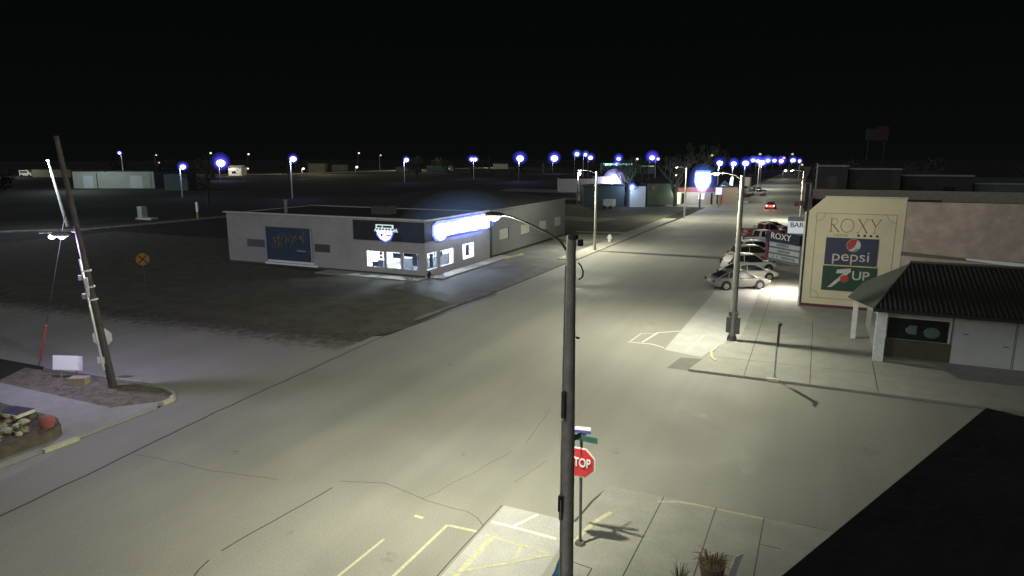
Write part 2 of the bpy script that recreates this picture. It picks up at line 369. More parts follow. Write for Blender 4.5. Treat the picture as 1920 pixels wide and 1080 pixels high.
sn = scat.node_tree; so2 = [q for q in sn.nodes if q.type == 'OUTPUT_MATERIAL'][0]; sb = sn.nodes['Principled BSDF']
stc = sn.nodes.new('ShaderNodeTexCoord'); sxy = sn.nodes.new('ShaderNodeSeparateXYZ'); sn.links.new(stc.outputs['Object'], sxy.inputs[0])
m1 = sn.nodes.new('ShaderNodeMath'); m1.operation = 'MULTIPLY_ADD'; m1.inputs[1].default_value = -.045; m1.inputs[2].default_value = -31.108
sn.links.new(sxy.outputs[0], m1.inputs[0])
m2 = sn.nodes.new('ShaderNodeMath'); m2.operation = 'ADD'; sn.links.new(m1.outputs[0], m2.inputs[0]); sn.links.new(sxy.outputs[1], m2.inputs[1])
m3 = sn.nodes.new('ShaderNodeMath'); m3.operation = 'MULTIPLY_ADD'; m3.inputs[1].default_value = .30; m3.inputs[2].default_value = 1.0; sn.links.new(m2.outputs[0], m3.inputs[0])
nn = sn.nodes.new('ShaderNodeTexNoise'); nn.inputs['Scale'].default_value = 1.6; nn.inputs['Detail'].default_value = 8; nn.inputs['Roughness'].default_value = .75; sn.links.new(stc.outputs['Object'], nn.inputs['Vector'])
m4 = sn.nodes.new('ShaderNodeMath'); m4.operation = 'MULTIPLY_ADD'; m4.inputs[1].default_value = 2.2; m4.inputs[2].default_value = -1.1; sn.links.new(nn.outputs['Fac'], m4.inputs[0])
m5 = sn.nodes.new('ShaderNodeMath'); m5.operation = 'ADD'; m5.use_clamp = True; sn.links.new(m3.outputs[0], m5.inputs[0]); sn.links.new(m4.outputs[0], m5.inputs[1])
stt = sn.nodes.new('ShaderNodeBsdfTransparent'); smx = sn.nodes.new('ShaderNodeMixShader'); sn.links.new(m5.outputs[0], smx.inputs[0]); sn.links.new(stt.outputs[0], smx.inputs[1]); sn.links.new(sb.outputs[0], smx.inputs[2]); sn.links.new(smx.outputs[0], so2.inputs['Surface'])
struct('dirt_scatter', MB().flat([(-22.2, 26.3), (-22.2, 30.9), (-60, 29.0), (-88, 27.9), (-88, 23.2), (-60, 24.5)], .0055), scat)
os_ = MB(); ro = random.Random(12)
for cx0, cy0, rr0 in [(-9.0, 23.5, .18), (-9.8, 22.2, .14), (-8.3, 39.5, .35), (-8.9, 38.7, .2), (-10.2, 18.6, .12), (-7.2, 46.0, .3), (-7.9, 56, .35), (-8.2, 61, .4), (-12.5, 20.3, .1), (-15.6, 27.2, .22), (-3.2, 25.5, .16), (-5.5, 21.0, .2), (-9.1, 12.6, .2), (-12.2, 12.4, .12), (-17.5, 15.5, .16), (-1.2, 21.4, .25), (2.6, 24.6, .3), (-13.5, 40, .3), (-16, 48, .4)]:
    os_.flat([(cx0+rr0*ro.uniform(.6, 1.2)*math.cos(a*.63), cy0+rr0*1.5*ro.uniform(.6, 1.2)*math.sin(a*.63)) for a in range(10)], .0025)
struct('oil_stains', os_, M('oil_stain', (.185, .182, .163), .6, .25, 6))
struct('asphalt_patch', MB().flat([(-5.75, 31.1), (-4.75, 31.1), (-4.25, 33.3), (-5.45, 33.1)], 0.004), GROUND('patch_asphalt', (0.13, 0.13, 0.12), (0.16, 0.155, 0.145), 1.5))
wet = M('wet_asphalt', (0.03, 0.03, 0.033), 0.5, 0.3, 1.2, bump=0.6, spec=0.35)
struct('puddle', MB().flat([(-21.9, 34.2), (-21.3, 34), (-21.15, 38), (-20.8, 43.2), (-21.0, 44), (-21.35, 43), (-21.75, 38.5)], 0.012), wet)
struct('wet_forecourt', MB().flat([(-26.8, 44.0), (-23.5, 41.5), (-22.4, 44), (-22.0, 50), (-22.8, 57), (-25.5, 58), (-27, 52)], 0.010), M('damp_asphalt', (0.04, 0.045, 0.052), 0.72, 0.35, 0.8, bump=0.4, spec=0.5))
tag(MB().kerb([(-22.1, 34.1), (-21.85, 38.5), (-21.35, 44.2)], 0.18, 0.0, 0.13).build('lot_kerb', M('dirty_kerb', (0.12, 0.115, 0.10), 0.8, 0.4, 2)), kind='structure')
# ================================================================== NEAR OBJECTS
# --- black roof corner of the building the view is taken from
roofb = thing('near_building', 'black roof corner of the building nearest the camera', 'building', (3.2, -1.2, 0))
MB().prism([(-1.8, -2.3), (0.72, 3.12), (7.5, 0.0), (5.2, -6)], 8.7, 9.0).build('roof', BLACKROOF, roofb)
MB().prism([(-1.0, -2.3), (0.9, 1.9), (6.6, -0.7), (4.7, -5)], 0.11, 8.7).build('wall', M('near_wall', (0.12, 0.11, 0.1), 0.9), roofb)

# --- street lamp pole in the foreground
lp = thing('street_lamp', 'tall weathered street lamp pole with long curved arm, in front of the stop sign', 'street lamp', (-3.98, 11.82, 0.10))
MB().tube([(-4.07, 11.82, 0.1), (-4.07, 11.82, 4), (-4.08, 11.8, 8.55)], [0.155, 0.125, 0.088], 16).build('pole', POLEWOOD, lp, True)
MB().tube([(-4.05, 11.8, 8.5), (-4.05, 11.8, 8.58)], [0.105, 0.105], 14).build('pole_cap', DARKPOLE, lp)
MB().tube([(-4.13, 11.83, 7.95), (-4.2, 11.9, 8.25), (-4.35, 11.98, 8.40), (-4.75, 12.2, 8.56), (-5.3, 12.5, 8.70), (-5.75, 12.72, 8.79), (-6.0, 12.86, 8.80)], [0.032, .03, .028, .025, .022, .02, .02], 8).build('arm', DARKPOLE, lp, True)
h = MB().ball((-6.28, 13.0, 8.79), 0.24, 14, 8, (1.0, 0.55, 0.28)).build('lamp_head', DARKPOLE, lp, True)
MB().ball((-6.30, 13.01, 8.72), 0.13, 12, 8, (1.1, 0.8, 0.5)).build('lens', EM('street_lamp_lens', (1, 1, 0.85), 1.6), h, True)
MB().tube([(-4.15, 11.66, 0.2), (-4.17, 11.68, 4), (-4.15, 11.69, 8.0)], 0.018, 6).build('conduit', M('pale_conduit', (0.4, 0.4, 0.36), 0.5), lp, True)
MB().box(-4.17, -4.10, 11.62, 11.72, 4.95, 5.5).build('conduit_cover', DARKPOLE, lp)
MB().ball((-4.14, 11.66, 4.93), 0.05, 10, 6).build('insulator', M('white_ceramic', (0.7, 0.7, 0.68), 0.3), lp, True)
MB().tube([(-3.93, 11.8, 8.05), (-3.86, 11.76, 8.0), (-3.82, 11.76, 7.9), (-3.83, 11.76, 7.8), (-3.9, 11.76, 7.74)], 0.015, 6).build('cable_loop', DARK, lp, True)
MB().box(-3.93, -3.85, 11.74, 11.82, 8.38, 8.5).build('cable_clamp', DARK, lp)
MB().tube([(-3.93, 11.74, 6.6), (-3.86, 11.72, 6.6)], 0.02, 6).build('bolt', DARK, lp)
MB().box(-4.22, -4.12, 11.66, 11.76, 2.9, 3.25).box(-4.20, -4.13, 11.67, 11.75, 2.72, 2.9).build('bracket_box', DARK, lp)
lpx = lamp('street_lamp_light', 'SPOT', (-6.30, 13.01, 8.60), LP1, LCOL, 0.12, AIM1, 176, 1.0); lpx.parent = lp; lpx.location = (-6.30+3.98, 13.01-11.82, 8.5)
l2 = lamp('street_lamp_spill', 'POINT', (0, 0, 0), LP1*SPILL*.12, LCOL, .12); l2.parent = lp; l2.location = (-6.30+3.98, 13.01-11.82, 8.4)
ban = MB().wprism([(-4.16, 1.95), (-4.17, 1.3), (-4.42, 1.2), (-4.3, 1.5)], 11.72, 11.74).build('banner', M('light_blue_cloth', (0.13, 0.36, 0.55), 0.8), None, org=(-4.16, 11.73, 1.3))
ban.location = (-4.16, 11.73, 1.3); tag(ban, 'light blue cloth hanging from the foreground lamp pole near its foot', 'banner')
# --- stop sign with two street name blades
RED = M('sign_red', (0.42, 0.035, 0.04), 0.35, 0.1, 4); SIGNW = M('sign_white', (0.85, 0.85, 0.82), 0.4, 0.04, 4)
def octagon(cx, cz, r): return [(cx+r*math.cos(R(22.5+45*k))/math.cos(R(22.5)), cz+r*math.sin(R(22.5+45*k))/math.cos(R(22.5))) for k in range(8)]
ss = thing('stop_sign', 'red stop sign under two street name blades, behind the foreground lamp pole', 'stop sign', (-4.8, 15.0, 0.1))
MB().tube([(-4.8, 15.0, 0.1), (-4.83, 15.0, 3.15)], 0.04, 8).build('post', M('sign_post_grey', (0.13, 0.14, 0.16), 0.5, 0.2, 5, metal=0.4), ss, True)
MB().tube([(-4.8, 15.0, 0.1), (-4.8, 15.0, 0.17)], [0.15, 0.12], 10).build('base_plate', DARKPOLE, ss)
so = MB().wprism(octagon(-4.83, 2.41, 0.40), 14.93, 14.95).build('sign_border', M('border_white', (.9, .86, .84), .4, .03, 3), ss)
MB().wprism(octagon(-4.83, 2.41, 0.365), 14.922, 14.93).build('sign_face', M('sign_red_face', (0.62, 0.05, 0.06), .35, .06, 3), ss)
text('sign_text', 'STOP', 0.33, M('letters_white', (.9, .86, .84), .4, .03, 3), (-4.82, 14.915, 2.41), 0, ss, sx=0.70, bold=0.006)
bl = MB().obox((-4.88, 14.98, 3.06), (0.98, 0.02, 0.15), R(-3)).build('name_blade', M('sign_green', (0.03, 0.11, 0.08), 0.4), ss)
text('blade_lettering', 'ST', .12, SIGNW, (-4.50, 14.958, 3.06), -3, ss, ext=.002)
MB().obox((-4.90, 15.0, 3.30), (0.62, 0.02, 0.085), R(8)).build('name_blade', M('blade_white', (.88, .9, .92), .4, .03, 3), ss)
MB().obox((-4.90, 14.998, 3.215), (0.62, 0.022, 0.08), R(8)).build('name_blade', M('blade_blue', (0.09, 0.09, 0.33), 0.4), ss)
MB().obox((-4.83, 15.03, 3.14), (0.62, 0.015, 0.15), R(72)).build('name_blade', M('sign_green', (0.03, 0.11, 0.08)), ss)
# --- planter with dry plant and leaning white card at the bottom edge
pl = thing('planter', 'round brown planter of dry plant stalks at the foot of the photo', 'planter', (-1.45, 14.75, 0.10))
MB().tube([(-1.45, 14.75, 0.1), (-1.45, 14.75, 0.55), (-1.45, 14.75, 0.6)], [0.22, 0.30, 0.32], 16).build('pot', M('pot_brown', (0.16, 0.12, 0.08), 0.8), pl, True)
dp = MB()
for i in range(90):
    a = random.uniform(0, 6.28); r = random.uniform(0, .24); q = random.uniform(.12, .5); h0 = random.uniform(.1, .4)
    x0 = -1.45+math.cos(a)*r; y0 = 14.75+math.sin(a)*r
    dp.tube([(x0, y0, .55), (x0+math.cos(a)*q*.3, y0+math.sin(a)*q*.3, .6+h0*.6), (x0+math.cos(a)*q*.7, y0+math.sin(a)*q*.7, .6+h0*.5)], [.012, .009, .004], 3)
dp.build('plant', M('dry_stalks', (0.22, 0.17, 0.09), 0.9, 0.4, 12), pl)
cp = MB().add([(-1.12, 14.72, .12), (-.98, 14.82, .12), (-.78, 14.92, .95), (-.95, 14.82, .86), (-1.14, 14.74, .120), (-1.0, 14.84, .12), (-.80, 14.94, .95), (-.97, 14.84, .86)],
              [(0, 1, 2, 3), (7, 6, 5, 4), (0, 4, 5, 1), (1, 5, 6, 2), (2, 6, 7, 3), (3, 7, 4, 0)]).build('card', M('white_card', (0.55, 0.57, 0.55), 0.7), None, org=(-1.0, 14.8, .12))
cp.location = (-1.0, 14.8, .12); tag(cp, 'white card leaning beside the brown planter', 'card')
sh = thing('potted_shrub', 'small dark shrub left of the brown planter at the bottom edge', 'shrub', (-2.1, 14.2, 0.1))
tw = MB()
for i in range(60):
    a = random.uniform(0, 6.28); q = random.uniform(.05, .35); z = random.uniform(.3, .75)
    tw.tube([(-2.1, 14.2, .1), (-2.1+math.cos(a)*q*.5, 14.2+math.sin(a)*q*.5, z*.6), (-2.1+math.cos(a)*q, 14.2+math.sin(a)*q, z)], [.01, .007, .003], 3)
tw.build('foliage', M('dark_twigs', (0.05, 0.06, 0.035), 0.9), sh)

# --- lamp pole at the far corner
def cobra(name, label, base, top, armv, group='street lamps along the main street', power=0, col=LCOL, mat=None, lit=3.0, r0=.15, r1=.10, tilt=(0, 0)):
    x, y, z = base
    t = thing(name, label, 'street lamp', base, 0, group)
    MB().tube([(x, y, z), (x, y, z+top*.5), (x, y, z+top)], [r0, (r0+r1)/2, r1], 12).build('pole', mat or STEEL, t, True)
    ax, ay = armv; l = math.hypot(ax, ay)
    if l: MB().tube([(x, y, z+top-.25), (x+ax*.3, y+ay*.3, z+top+.02), (x+ax*.75, y+ay*.75, z+top+.14), (x+ax, y+ay, z+top+.16)], 0.035, 6).build('arm', DARKPOLE, t, True)
    hx, hy, hz = x+ax*1.1, y+ay*1.1, z+top+.14
    h = MB().ball((hx, hy, hz), 0.3, 12, 8, (1, .55, .28)).build('lamp_head', DARKPOLE, t, True)
    MB().ball((hx, hy, hz-.06), 0.15, 10, 6, (1.1, .8, .6)).build('lens', EM('lens_%s' % round(lit, 1), (1, 1, .86), lit), h, True)
    if power:
        lo = lamp(name+'_light', 'SPOT', (hx, hy, hz-.2), power, col, .12, (hx+tilt[0], hy+tilt[1], 0), 176, 1.0); lo.parent = t; lo.location = (hx-x, hy-y, hz-.2-z)
        l2 = lamp(name+'_spill', 'POINT', (hx, hy, hz-.3), power*SPILL, col, .12); l2.parent = t; l2.location = (hx-x, hy-y, hz-.3-z)
    return t
c2 = cobra('street_lamp', 'lamp pole with dark meter boxes strapped round its foot on the far corner', (-3.4, 37.3, .10), 9.0, (-1.25, 0), power=LP2, r0=.19, r1=.11, tilt=TILT2)
for dx, dz in ((-.22, .55), (.26, .5)): MB().box(-3.4+dx-.12, -3.4+dx+.12, 37.1, 37.4, dz, dz+.85).build('meter_box', DARKPOLE, c2)
MB().box(-3.62, -3.5, 37.0, 37.3, 1.5, 1.75).build('junction_box', DARKPOLE, c2); MB().box(-3.3, -3.15, 37.0, 37.3, 1.45, 1.75).build('junction_box', DARKPOLE, c2)
MB().tube([(-3.4, 37.3, .1), (-3.4, 37.3, .35)], [.28, .22], 12).build('base', DARKPOLE, c2)
cobra('street_lamp', 'pale lamp pole rusty at its foot, beside the grey windowed building', (-21.3, 69.5, .08), 8.5, (-1.7, 0), power=LP3, mat=M('pale_pole', (0.5, 0.46, 0.4), 0.6, .2, 3), lit=1.0, tilt=(5, -2))
cobra('street_lamp', 'lamp pole standing left of the bright shield sign', (-19.2, 113.0, .08), 8.35, (-1.5, 0), power=LP4, mat=M('pale_pole', (0.5, 0.46, 0.4)), lit=1.5, tilt=(3, 0))
cobra('street_lamp', 'lamp pole rising beyond the small maroon hanging sign', (-1.4, 116.3, .1), 7.9, (-1.7, 0), power=LP4, mat=M('pale_pole', (0.5, 0.46, 0.4)), lit=1.5, tilt=(-3, 0))
# far one beyond the pick-ups
cobra('street_lamp', 'far lamp pole behind the parked green trucks', (-16.6, 235, 0), 8.6, (1.5, 0), power=LP4, mat=M('pale_pole', (0.5, 0.46, 0.4)), lit=6, tilt=(3, 0))

# --- edge-on corner sign post
sp = thing('sign_post', 'slim post carrying a brown sign seen edge-on at the pavement edge', 'sign post', (-0.9, 31.5, .10))
MB().tube([(-.9, 31.5, .1), (-.88, 31.5, 2.75)], .04, 8).build('post', M('post_bluegrey', (0.3, 0.34, 0.35), 0.5), sp, True)
MB().obox((-.86, 31.5, 2.1), (.10, .18, 1.05), R(4)).build('sign_face', M('sign_back_brown', (0.07, 0.045, 0.035), 0.6), sp)
MB().obox((-.80, 31.3, 2.62), (.02, .5, .14), R(-10)).build('name_blade', M('sign_back_brown', (0.07, 0.045, 0.035)), sp)

# ================================================================== LEFT CORNER
up = thing('utility_pole', 'leaning wooden utility pole with purple-lit arm lamp on the left corner', 'utility pole', (-27.5, 18.1, .07))
def upz(z): k = z/10.7; return (-27.5-1.0*k, 18.1-.42*k, z)
MB().tube([upz(.05), upz(5), upz(10.9)], [.17, .13, .09], 12).build('pole', M('creosote_pole', (0.06, 0.05, 0.052), 0.7, 0.35, 3, bump=.5), up, True)
p = upz(6.95)
MB().tube([p, (p[0]-.3, p[1]-.15, 7.0), (p[0]-.55, p[1]-.33, 6.95), (p[0]-1.6, p[1]-.6, 6.9)], .045, 8).build('arm', STEEL, up, True)
hx, hy, hz = p[0]-.62, p[1]-.36, 6.78
h = MB().ball((hx, hy, hz+.05), .42, 14, 8, (1.2, .6, .3)).build('lamp_head', STEEL, up, True)
for s in (-.35, .05): MB().ball((hx+s, hy+s*.4, hz-.04), .14, 10, 6, (1.2, .8, .7)).build('lens', EM('violet_lens', (.8, .85, 1), 12), h, True)
lo = lamp('arm_lamp_light', 'SPOT', (hx, hy, hz-.2), LPV, (.66, .62, 1.0), .12, (hx-1, hy+.6, 0), 174, 0.5); lo.parent = up; lo.location = (hx+27.5, hy-18.1, hz-.27)
l2 = lamp('arm_lamp_spill', 'POINT', (0, 0, 0), LPV*.7, (.60, .50, 1.0), .12); l2.parent = up; l2.location = (hx+27.5, hy-18.1, hz-.5)
lab = M('pale_label', (0.62, 0.62, 0.66), 0.5)
q0, q1, q2 = upz(.9), upz(4.4), upz(5.8)
MB().tube([(q0[0]-.02, q0[1]-.21, .9), (q1[0]-.03, q1[1]-.17, 4.4), (q2[0]-.02, q2[1]-.15, 5.8)], .055, 8).build('conduit', M('highlight_conduit', (.7, .7, .75), .3, .1, 3, metal=.6), up, True)  # conduit lengthened as a bright strip so the dark pole reads as lit
q = upz(1.35); MB().obox((q[0]-.06, q[1]-.21, 1.35), (.3, .05, .3), R(30)).build('label_plate', lab, up)
q = upz(4.6); MB().obox((q[0]+.12, q[1]-.2, 4.6), (.10, .06, .85), R(30)).build('conduit_cover', lab, up)
q = upz(5.0)
for z_ in (5.25, 4.55, 4.0): MB().tube([upz(z_), upz(z_+.07)], .2, 10).build('strap', lab, up)
for a_, z_ in ((-.2, 4.9), (-.12, 4.1)): MB().box(q[0]+a_, q[0]+a_+.14, q[1]-.3, q[1]-.12, z_, z_+.22).build('cable_box', STEEL, up)
gw = thing('guy_wire', 'guy wire with red plastic guard anchored left of the utility pole', 'guy wire', (-34.1, 18.9, -.012))
g0, g1 = Vector((-34.1, 18.9, 0)), Vector(upz(8.6))
MB().tube([g0, g1], .014, 5).build('wire', M('wire', (0.06, 0.06, 0.06), 0.5), gw)
MB().tube([g0.lerp(g1, .04), g0.lerp(g1, .26)], .045, 8).build('guard', M('red_plastic', (0.5, 0.10, 0.07), 0.5), gw, True)
st = thing('stop_sign', 'pale back of an octagonal sign standing just behind the utility pole', 'stop sign', (-28.75, 18.72, .07))
MB().tube([(-28.75, 18.72, .07), (-28.75, 18.72, 2.5)], .035, 8).build('post', STEEL, st)
vd = Vector((math.cos(R(33)), math.sin(R(33))))
oc = octagon(0, 2.05, .40)
oo = MB(); n = len(oc)
oo.add([(-28.75+x*vd.x+.04*vd.y, 18.72+x*vd.y-.04*vd.x, z) for x, z in oc]+[(-28.75+x*vd.x+.02*vd.y, 18.72+x*vd.y-.02*vd.x, z) for x, z in oc],
       [tuple(range(n)), tuple(reversed(range(n, 2*n)))]+[(i, i+n, (i+1) % n+n, (i+1) % n) for i in range(n)])
oo.build('sign_back', M('pale_sign_back', (0.42, 0.43, 0.34), 0.6), st)
ys = thing('yard_sign', 'white rectangular board on two short legs beside the utility pole', 'sign', (-30.5, 18.1, .07), R(18))
MB().obox((0, 0, .72), (1.45, .05, .66), 0, R(-10)).build('board', M('board_white', (.88, .88, .9), .5, .03, 2), ys)
for s in (-.4, .4): MB().box(s-.03, s+.03, -.03, .03, 0, .42).build('leg', STEEL, ys)
bx = MB().obox((-29.25, 17.75, .21), (.75, .4, .28), R(25)).obox((-29.25, 17.75, .37), (.8, .45, .04), R(25)).build('crate', M('sand_box', (0.30, 0.26, 0.2), 0.9), None, org=(-29.25, 17.75, .07))
bx.location = (-29.25, 17.75, .07); tag(bx, 'low tan box lying at the foot of the white board', 'box')
# raised rock garden
DXB = 1.5
rg = thing('raised_bed', 'raised corner bed filled with rocks and plants at the left edge', 'raised bed', (-28+DXB, 12.5, -.012))
MB().prism([(-24.1, 8), (-24.1, 13.3), (-24.3, 13.9), (-25.2, 14.3), (-33, 14.4), (-33, 8)], -.01, .45).build('retaining_wall', M('stone_wall', (0.10, 0.085, 0.065), 0.95, .35, 3, bump=.8), rg)
soil = MB().prism([(-24.25, 8), (-24.25, 13.2), (-24.45, 13.8), (-25.3, 14.15), (-32.9, 14.25), (-32.9, 8)], .44, .48).build('soil', M('garden_soil', (0.09, 0.08, 0.05), 0.95, .4, 4, bump=1), rg)
def rock(name, label, c, r, mat, k):
    bm = bmesh.new(); bmesh.ops.create_icosphere(bm, subdivisions=2, radius=1); rnd = random.Random(k)
    off = [rnd.uniform(.72, 1.12) for _ in bm.verts]
    for v, o in zip(bm.verts, off): v.co = Vector((v.co.x*r*o*1.2, v.co.y*r*o, v.co.z*r*o*.75))
    me = bpy.data.meshes.new(name); bm.to_mesh(me); bm.free(); me.materials.append(mat)
    ob = bpy.data.objects.new(name, me); COL.objects.link(ob); ob.location = (c[0], c[1], c[2]+r*.45); ob.rotation_euler = (0, 0, k)
    return tag(ob, label, 'rock', 'rocks in the raised corner bed')
rcols = [M('rock_tan', (0.26, 0.22, 0.15), .9, .3, 5), M('rock_pale', (0.32, 0.32, 0.24), .9, .25, 5), M('rock_rust', (0.2, 0.12, 0.09), .9, .3, 5), M('rock_green', (0.16, 0.18, 0.11), .9, .3, 5)]
rnd = random.Random(4)
for i in range(80):
    x = rnd.uniform(-29.5, -24.6); y = rnd.uniform(11.0, 13.9)
    if x > -25.1 and y > 13.2: continue
    rock('rock', 'small tan, rust or grey rock in the raised corner bed', (x, y, .47), rnd.uniform(.07, .2), rcols[rnd.randrange(4)], i)
red = MB().tube([(-24.5, 13.55, .48), (-24.5, 13.55, .7), (-24.5, 13.55, .8)], [.2, .26, .24], 14).ball((-24.5, 13.55, .8), .24, 14, 8, (1, 1, .5)).build('urn', M('faded_red', (0.26, 0.09, 0.075), .7, .2, 5), None, True, org=(-24.5, 13.55, .48))
red.location = (-24.5, 13.55, .48); tag(red, 'faded red rounded pot on the corner of the rock bed', 'pot')
def tuft(c, r, h, n, mat, label, grp='dry plants in the raised corner bed'):
    m = MB()
    for i in range(n):
        a = rnd.uniform(0, 6.28); q = rnd.uniform(.3, 1)*r; z = rnd.uniform(.4, 1)*h; b = rnd.uniform(-.5, .5)
        x1, y1 = math.cos(a)*q, math.sin(a)*q; wx, wy = -math.sin(a)*.03, math.cos(a)*.03
        m.add([(wx, wy, 0), (-wx, -wy, 0), (x1*.6-wx, y1*.6-wy, z), (x1*.6+wx, y1*.6+wy, z), (x1, y1, z*.8)], [(0, 1, 2, 3), (3, 2, 4)])
    o = m.build('plant', mat); o.location = c; return tag(o, label, 'plant', grp)
for i in range(44):
    tuft((rnd.uniform(-29.5, -24.6), rnd.uniform(10.6, 13.9), .47), rnd.uniform(.2, .4), rnd.uniform(.15, .4), 26, [M('dry_leaf', (0.26, 0.24, 0.11), .9), M('green_leaf', (0.12, 0.15, 0.06), .9)][i % 2], 'low dry or greenish tuft among the rocks of the raised corner bed')
bn = thing('slab', 'dark flat slab with a pale front edge on the rock bed', 'slab', (-26.6, 13.7, .47), R(8))
MB().obox((0, 0, .2), (1.0, .7, .09)).build('top', M('slab_dark', (0.03, 0.03, 0.05), .6), bn)
MB().obox((0, -.37, .17), (1.02, .05, .12)).obox((.5, -.02, .17), (.05, .7, .12)).build('front_edge', M('slab_pale', (0.6, 0.6, 0.45), .7), bn)
MB().box(-.4, .4, -.25, .25, 0, .155).build('base', DARK, bn)

# railway crossing sign in the lot
rr = thing('crossing_sign', 'round orange-yellow railway crossing sign standing in the dark lot', 'sign', (-47.3, 34.7, .003), R(52))
MB().tube([(0, 0, 0), (0, 0, 2.3)], .04, 8).build('post', DARKPOLE, rr)
disc = [(.48*math.cos(R(12*k)), 2.25+.48*math.sin(R(12*k))) for k in range(30)]
MB().wprism(disc, -.06, -.04).build('sign_face', M('amber_sign', (0.30, 0.17, 0.03), .6), rr)
x_ = MB()
for s in (1, -1): x_.add([(-.33, -.065, 2.25-s*.30), (-.27, -.065, 2.25-s*.36), (.33, -.065, 2.25+s*.30), (.27, -.065, 2.25+s*.36)], [(0, 1, 2, 3)])
x_.build('cross_mark', DARK, rr)

# ================================================================== WHITE CORNER SHOP
wb = thing('corner_shop', 'low white corner shop with lit windows and glowing white sign', 'building', (-40.4, 53.2, -.012))
WALL = M('shop_wall', (0.32, 0.31, 0.32), .85, .13, .5)
X0, X1, Y0, Y1 = -51.6, -29.25, 47.1, 59.5
MB().wall('x', Y0, Y0+.22, X0, X1, 0, 4.85, [(-35.25, -33.35, .62, 2.1), (-33.2, -31.6, .62, 2.1), (-31.45, -29.8, .62, 2.1)])\
    .wall('y', X1-.22, X1, Y0+.22, Y1, 0, 4.8, [(47.45, 49.3, .58, 2.12), (49.65, 52.1, .60, 2.08), (53.8, 56.1, .63, 2.15)])\
    .box(X0, X0+.22, Y0+.22, Y1, 0, 4.8).box(X0+.22, X1-.22, Y1-.22, Y1, 0, 4.8).build('wall', WALL, wb)
MB().prism([(X0+.1, Y0+.1), (X1-.1, Y0+.1), (X1-.1, Y1-.1), (X0+.1, Y1-.1)], 4.55, 4.72).build('roof', BLACKROOF, wb)
MB().box(X0-.35, X1+.08, Y0-.08, Y0+.3, 4.852, 4.97).box(X1-.3, X1+.08, Y0+.3, Y1, 4.802, 4.92).build('roof_edge', M('edge_trim', (0.5, 0.48, 0.42), .6), wb)
BAND = M('sign_band_navy', (0.020, 0.024, 0.034), .6, .2, 2)
MB().box(-36.5, X1+.06, Y0-.06, Y0-.003, 3.0, 4.72).box(X1+.003, X1+.06, Y0, 59.3, 3.08, 4.68).build('sign_band', BAND, wb)
MB().box(X0-.01, X1+.01, Y0-.03, Y0-.004, 0, .22).build('plinth', M('plinth_dark', (0.06, 0.06, 0.065), .8), wb)
# interior
MB().box(-36.5, -36.4, 47.4, 54, .1, 2.9).box(-36.4, -29.6, 57.0, 57.1, .1, 2.9).box(-36.4, -29.6, 47.4, 57.0, 2.75, 2.85).build('interior_wall', M('interior_white', (.8, .8, .74), .8), wb)
MB().box(-36.4, -29.6, 47.4, 57.0, .02, .1).build('interior_floor', M('interior_floor', (.4, .4, .38), .6), wb)
MB().box(-33.2, -31.8, 49.3, 50.0, .1, 1.25).box(-31.6, -31.1, 50.5, 54.5, .1, 1.15).build('counter', M('counter_grey', (.25, .26, .3), .6), wb)
MB().box(-34.7, -34.1, 48.0, 48.6, .1, 1.1).box(-30.6, -30.2, 48.1, 48.7, .1, 1.9).box(-30.4, -30.15, 54.7, 55.3, .1, 2.0).build('display_stand', M('stand_dark', (.08, .08, .13), .6), wb)
FR = M('window_frame_white', (.6, .62, .66), .5)
def win_s(x0, x1, z0, z1, stuff):
    wn = MB().box(x0, x1, Y0+.03, Y0+.09, z0, z0+.06).box(x0, x1, Y0+.03, Y0+.09, z1-.06, z1).box(x0, x0+.06, Y0+.03, Y0+.09, z0+.06, z1-.06).box(x1-.06, x1, Y0+.03, Y0+.09, z0+.06, z1-.06).build('window', FR, wb)
    MB().box(x0+.06, x1-.06, Y0+.055, Y0+.065, z0+.06, z1-.06).build('pane', GLASS('shop_glass'), wn)
    for (a, b, c, d, m) in stuff: MB().box(a, b, Y0+.085, Y0+.10, c, d).build('poster', m, wn)
def win_e(y0, y1, z0, z1, stuff):
    wn = MB().box(X1-.09, X1-.03, y0, y1, z0, z0+.06).box(X1-.09, X1-.03, y0, y1, z1-.06, z1).box(X1-.09, X1-.03, y0, y0+.06, z0+.06, z1-.06).box(X1-.09, X1-.03, y1-.06, y1, z0+.06, z1-.06).build('window', FR, wb)
    MB().box(X1-.065, X1-.055, y0+.06, y1-.06, z0+.06, z1-.06).build('pane', GLASS('shop_glass'), wn)
    for (a, b, c, d, m) in stuff: MB().box(X1-.10, X1-.085, a, b, c, d).build('poster', m, wn)
pg = M('poster_grey', (.3, .3, .38), .6); pr = M('poster_red', (.6, .12, .14), .6); pgn = M('poster_green', (.45, .5, .35), .6); pv = M('poster_violet', (.2, .17, .3), .6)
win_s(-35.25, -33.35, .62, 2.1, [(-33.9, -33.6, 1.75, 2.0, pr), (-33.9, -33.6, 1.45, 1.65, pgn), (-34.7, -34.1, .7, 1.1, pg)])
win_s(-33.2, -31.6, .62, 2.1, [(-32.5, -31.7, 1.55, 2.0, pg)])
win_s(-31.45, -29.8, .62, 2.1, [(-30.55, -30.05, 1.0, 1.95, pg)])
win_e(47.45, 49.3, .58, 2.12, [(48.0, 48.55, .75, 1.95, pv), (48.75, 48.9, 1.4, 2.0, pg)])
win_e(49.65, 52.1, .60, 2.08, [(49.75, 50.2, 1.5, 1.95, pg), (50.9, 51.8, 1.0, 1.06, pgn), (50.9, 51.8, 1.3, 1.36, pgn)])
win_e(53.8, 56.1, .63, 2.15, [(54.5, 55.2, .95, 2.0, pv)])
